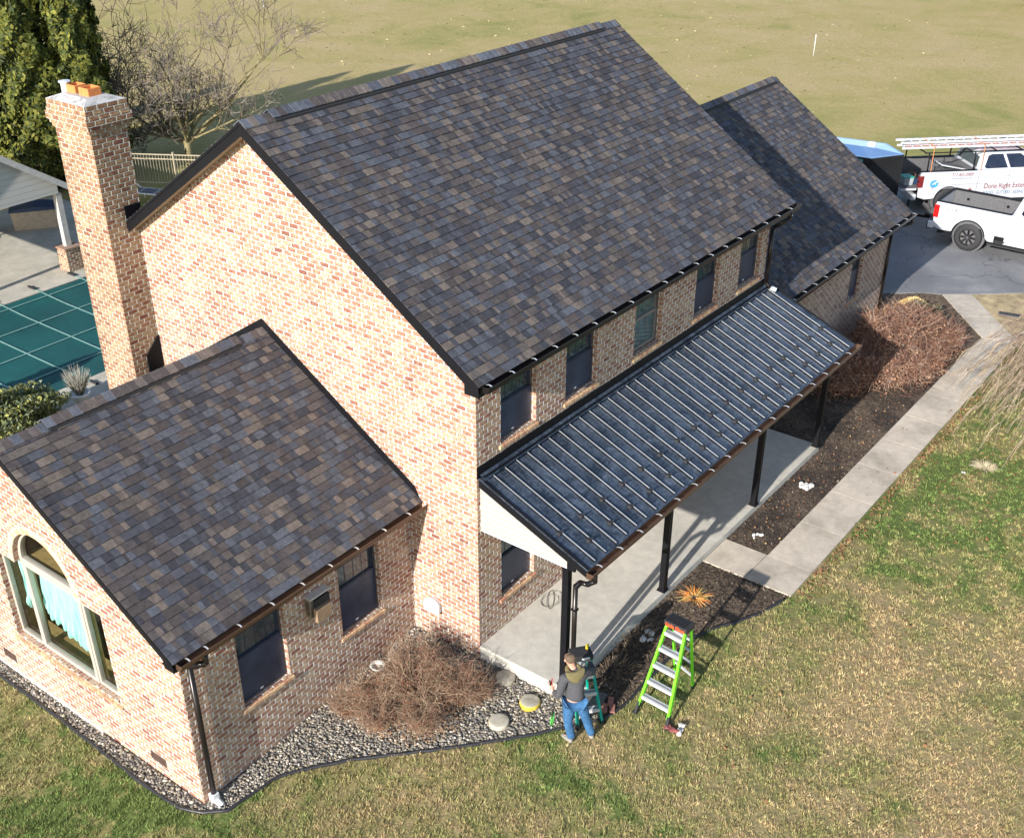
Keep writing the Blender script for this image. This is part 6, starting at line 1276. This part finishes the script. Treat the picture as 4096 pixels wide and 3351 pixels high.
# rack
b = B()
for s in (-1, 1): b.tube([(-1.0, s*.78, 2.02), (2.4, s*.78, 2.02)], .022, 8); b.tube([(2.4, s*.78, 2.02), (2.75, s*.70, 1.98)], .022, 8)
for X_ in (-.95, .65, 1.5, 2.4): b.tube([(X_, -.80, 2.02), (X_, .80, 2.02)], .022, 8)
for s in (-1, 1):
    for X_ in (-.85, .75): b.tube([(X_, s*.86, 1.42), (X_, s*.84, 1.9), (X_, s*.78, 2.02)], .024, 8)
b.build("ladder_rack", 'black', ft_, smooth=True)
for X_ in (-.75, 1.0): b = B(); b.bar((X_, -.90, 1.42), (X_+.03, -.80, 2.22), .035, .006); b.bar((X_+.03, -.80, 2.225), (X_+.03, .1, 2.30), .035, .006); b.build("tie_strap", simple("orange_strap", (.70, .26, .10), .7), ft_)
def ext_ladder(x0, x1, y, z, rail, lab, tilt=0):
    t = empty("extension_ladder", ft_.matrix_world @ Vector((0, 0, 0)) if False else (0, 0, 0), label=lab, cat="extension ladder", group=None)
    t.location = Vector((27.80, 2.27, -.125)); t.rotation_euler = (0, 0, R(-45.6))
    for s in (0, .40):
        b = B(); b.box((x0, y+s-.015, z-.035), (x1, y+s+.015, z+.04)); b.box((x0, y+s-.028, z+.032), (x1, y+s+.028, z+.04)); b.build("rail", rail, t)
        b = B(); b.box((x1, y+s-.03, z-.05), (x1+.09, y+s+.03, z+.055)); b.build("end_cap", 'blue', t, bevel=.01)
    b = B(); x = x0+.15
    while x < x1-.1: b.tube([(x, y, z), (x, y+.40, z)], .018, 6); x += .305
    b.build("rungs", 'alu', t)
ext_ladder(-1.45, 3.25, -.30, 2.09, 'salmon', "orange fibreglass extension ladder lying lowest on the truck rack")
ext_ladder(-1.75, 3.15, -.62, 2.16, 'alu', "aluminium extension ladder on the near side of the truck rack")
ext_ladder(-1.70, 3.05, -.36, 2.26, 'alu', "aluminium extension ladder topmost on the truck rack")
def ftp(x, y, z): a = R(-45.6); return (27.80+x*math.cos(a)-y*math.sin(a), 2.27+x*math.sin(a)+y*math.cos(a), -.125+z)
tb = empty("truck_toolbox", ftp(.35, -.1, .86), R(-45.6), label="black job box with bright metal edge in the farther truck's bed", cat="toolbox")
b = B(); b.box((-.45, -.28, 0), (.45, .28, .42)); b.build("box", 'bedliner', tb, bevel=.01); b = B(); b.bar((-.47, -.29, .62), (.47, -.29, .43), .035); b.bar((-.47, -.29, .62), (-.47, .28, .62), .03); b.build("lid_edge", 'alu', tb); b = B(); b.bar((-.46, -.0, .60), (.46, 0, .425), .5, .02); b.build("lid", 'bedliner', tb)
tt = empty("storage_tote", ftp(-1.22, -.25, .856), R(-45.6), label="clear tote with green lid on the farther truck's tailgate", cat="tote")
b = B(); b.poly([(-.14, 0), (.14, 0), (.17, .24), (-.17, .24)], (), 'y', -.2, .2); b.build("tote_body", simple("clear_plastic", (.30, .34, .36), .3), tt); b = B(); b.box((-.18, -.21, .24), (.18, .21, .275)); b.build("lid", simple("green_lid", (.02, .28, .20), .4), tt, bevel=.006); 
b = B(); b.box(tuple(np.array((0, 0, 0))+(-.15, -.18, 0)), (.15, .18, .22)); o = b.build("tool_bag", simple("tool_bag_cloth", (.10, .06, .04), .9, 0, .4, 20), bevel=.03); o.location = ftp(-.85, .25, .865); o.rotation_euler = (0, 0, .3); tag(o, "brown tool bag beside the green-lidded tote", "tool bag")
b = B(); b.box((-.16, -.12, 0), (.16, .12, .18)); b.tube([(-.1, 0, .18), (-.08, 0, .24), (.08, 0, .24), (.1, 0, .18)], .012, 6); o = b.build("tool_case", 'navy', bevel=.02); o.location = ftp(-.80, -.42, .865); o.rotation_euler = (0, 0, -.5); tag(o, "navy tool case just inside the farther truck's bed", "tool case")
b = B(); b.tube([(0, 0, 0), (.1, .1, .05), (.25, .05, .06), (.3, -.1, .05), (.1, -.15, .07), (-.1, -.05, .08), (0, .12, .1), (.2, .15, .1)], .03, 8); o = b.build("air_hose", 'bedliner', smooth=True); o.location = ftp(-.4, .2, .90); tag(o, "dark coiled hose in the farther truck's bed", "hose")
b = B(); b.poly([(-.2, 0), (.2, 0), (.2, .18), (-.2, .10)], (), 'y', -.15, .15); o = b.build("cardboard_box", simple("cardboard", (.38, .28, .18), .9, 0, .1), bevel=.004); o.location = ftp(-.45, -.45, .865); o.rotation_euler = (0, 0, .2); tag(o, "small tan cardboard box in the farther truck's bed", "box")
# trailer
ta = R(-90+8); TO = Vector((25.0, 3.6, -.125)); tl_ = empty("cargo_trailer", tuple(TO), ta, label="black enclosed cargo trailer with bright aluminium roof behind the garage", cat="trailer")
out = [(-3.6, -.96), (.15, -.96), (.95, -.02), (.15, .96), (-3.6, .96)]
b = B(); b.poly(out, (), 'z', .40, 2.25); b.build("trailer_body", 'trailer', tl_, bevel=.008)
b = B(); cen = [(p[0]*1.004+(.012 if p[0] > 0 else -.012), p[1]*1.012) for p in out]
b.poly(cen, (), 'z', 2.251, 2.275); n0 = len(b.v); b.add([(-3.55, -.90, 2.2755), (.12, -.90, 2.2755), (.88, -.02, 2.2755), (.12, .90, 2.2755), (-3.55, .90, 2.2755), (-3.5, 0, 2.345), (.05, 0, 2.345)], [(0, 1, 6, 5), (4, 5, 6, 3), (1, 2, 6), (2, 3, 6), (0, 5, 4)]); b.build("trailer_roof", 'trailerroof', tl_)
b = B()
for p in out[1:4]: b.box((p[0]-.012, p[1]-.012, .401), (p[0]+.012, p[1]+.012, 2.25))
b.build("corner_trim", 'black', tl_); b = B(); b.box((.2, -.06, .36), (2.1, .06, .44)); b.bar((.0, -.7, .40), (1.7, -.03, .40), .07); b.bar((.0, .7, .40), (1.7, .03, .40), .07); b.tube([(1.35, 0, .1), (1.35, 0, .85)], .03, 10); b.box((1.95, -.05, .40), (2.2, .05, .50)); b.build("tongue", 'black', tl_)
b = B(); b.tube([(1.9, .05, .42), (2.0, .25, .6), (2.2, .30, .62), (2.35, .15, .55)], .012, 6); b.build("brake_cable", 'rubber', tl_, smooth=True)
for s in (-1, 1): wheel(tl_, -1.7, s*.99, s, .33, 'alu'); b = B(); b.poly(arc(-1.7, .36, .42, 0, 180, 14)+[(-2.12, .36)], (), 'y', s*.965, s*1.10); b.build("mudguard", 'alu', tl_)
b = B(); b.lathe((-.2, .45, 2.30), [(.15, 0), (.15, .05), (.10, .10)], 20); b.build("roof_glare_disc", 'white', tl_, smooth=True)  # white disc added in place of the sun glare on the roof
b = B(); b.box((-.35, -.995, 1.9), (-.1, -.962, 2.2)); b.build("hazard_plate", simple("teal_plate", (.10, .26, .26), .4), tl_)
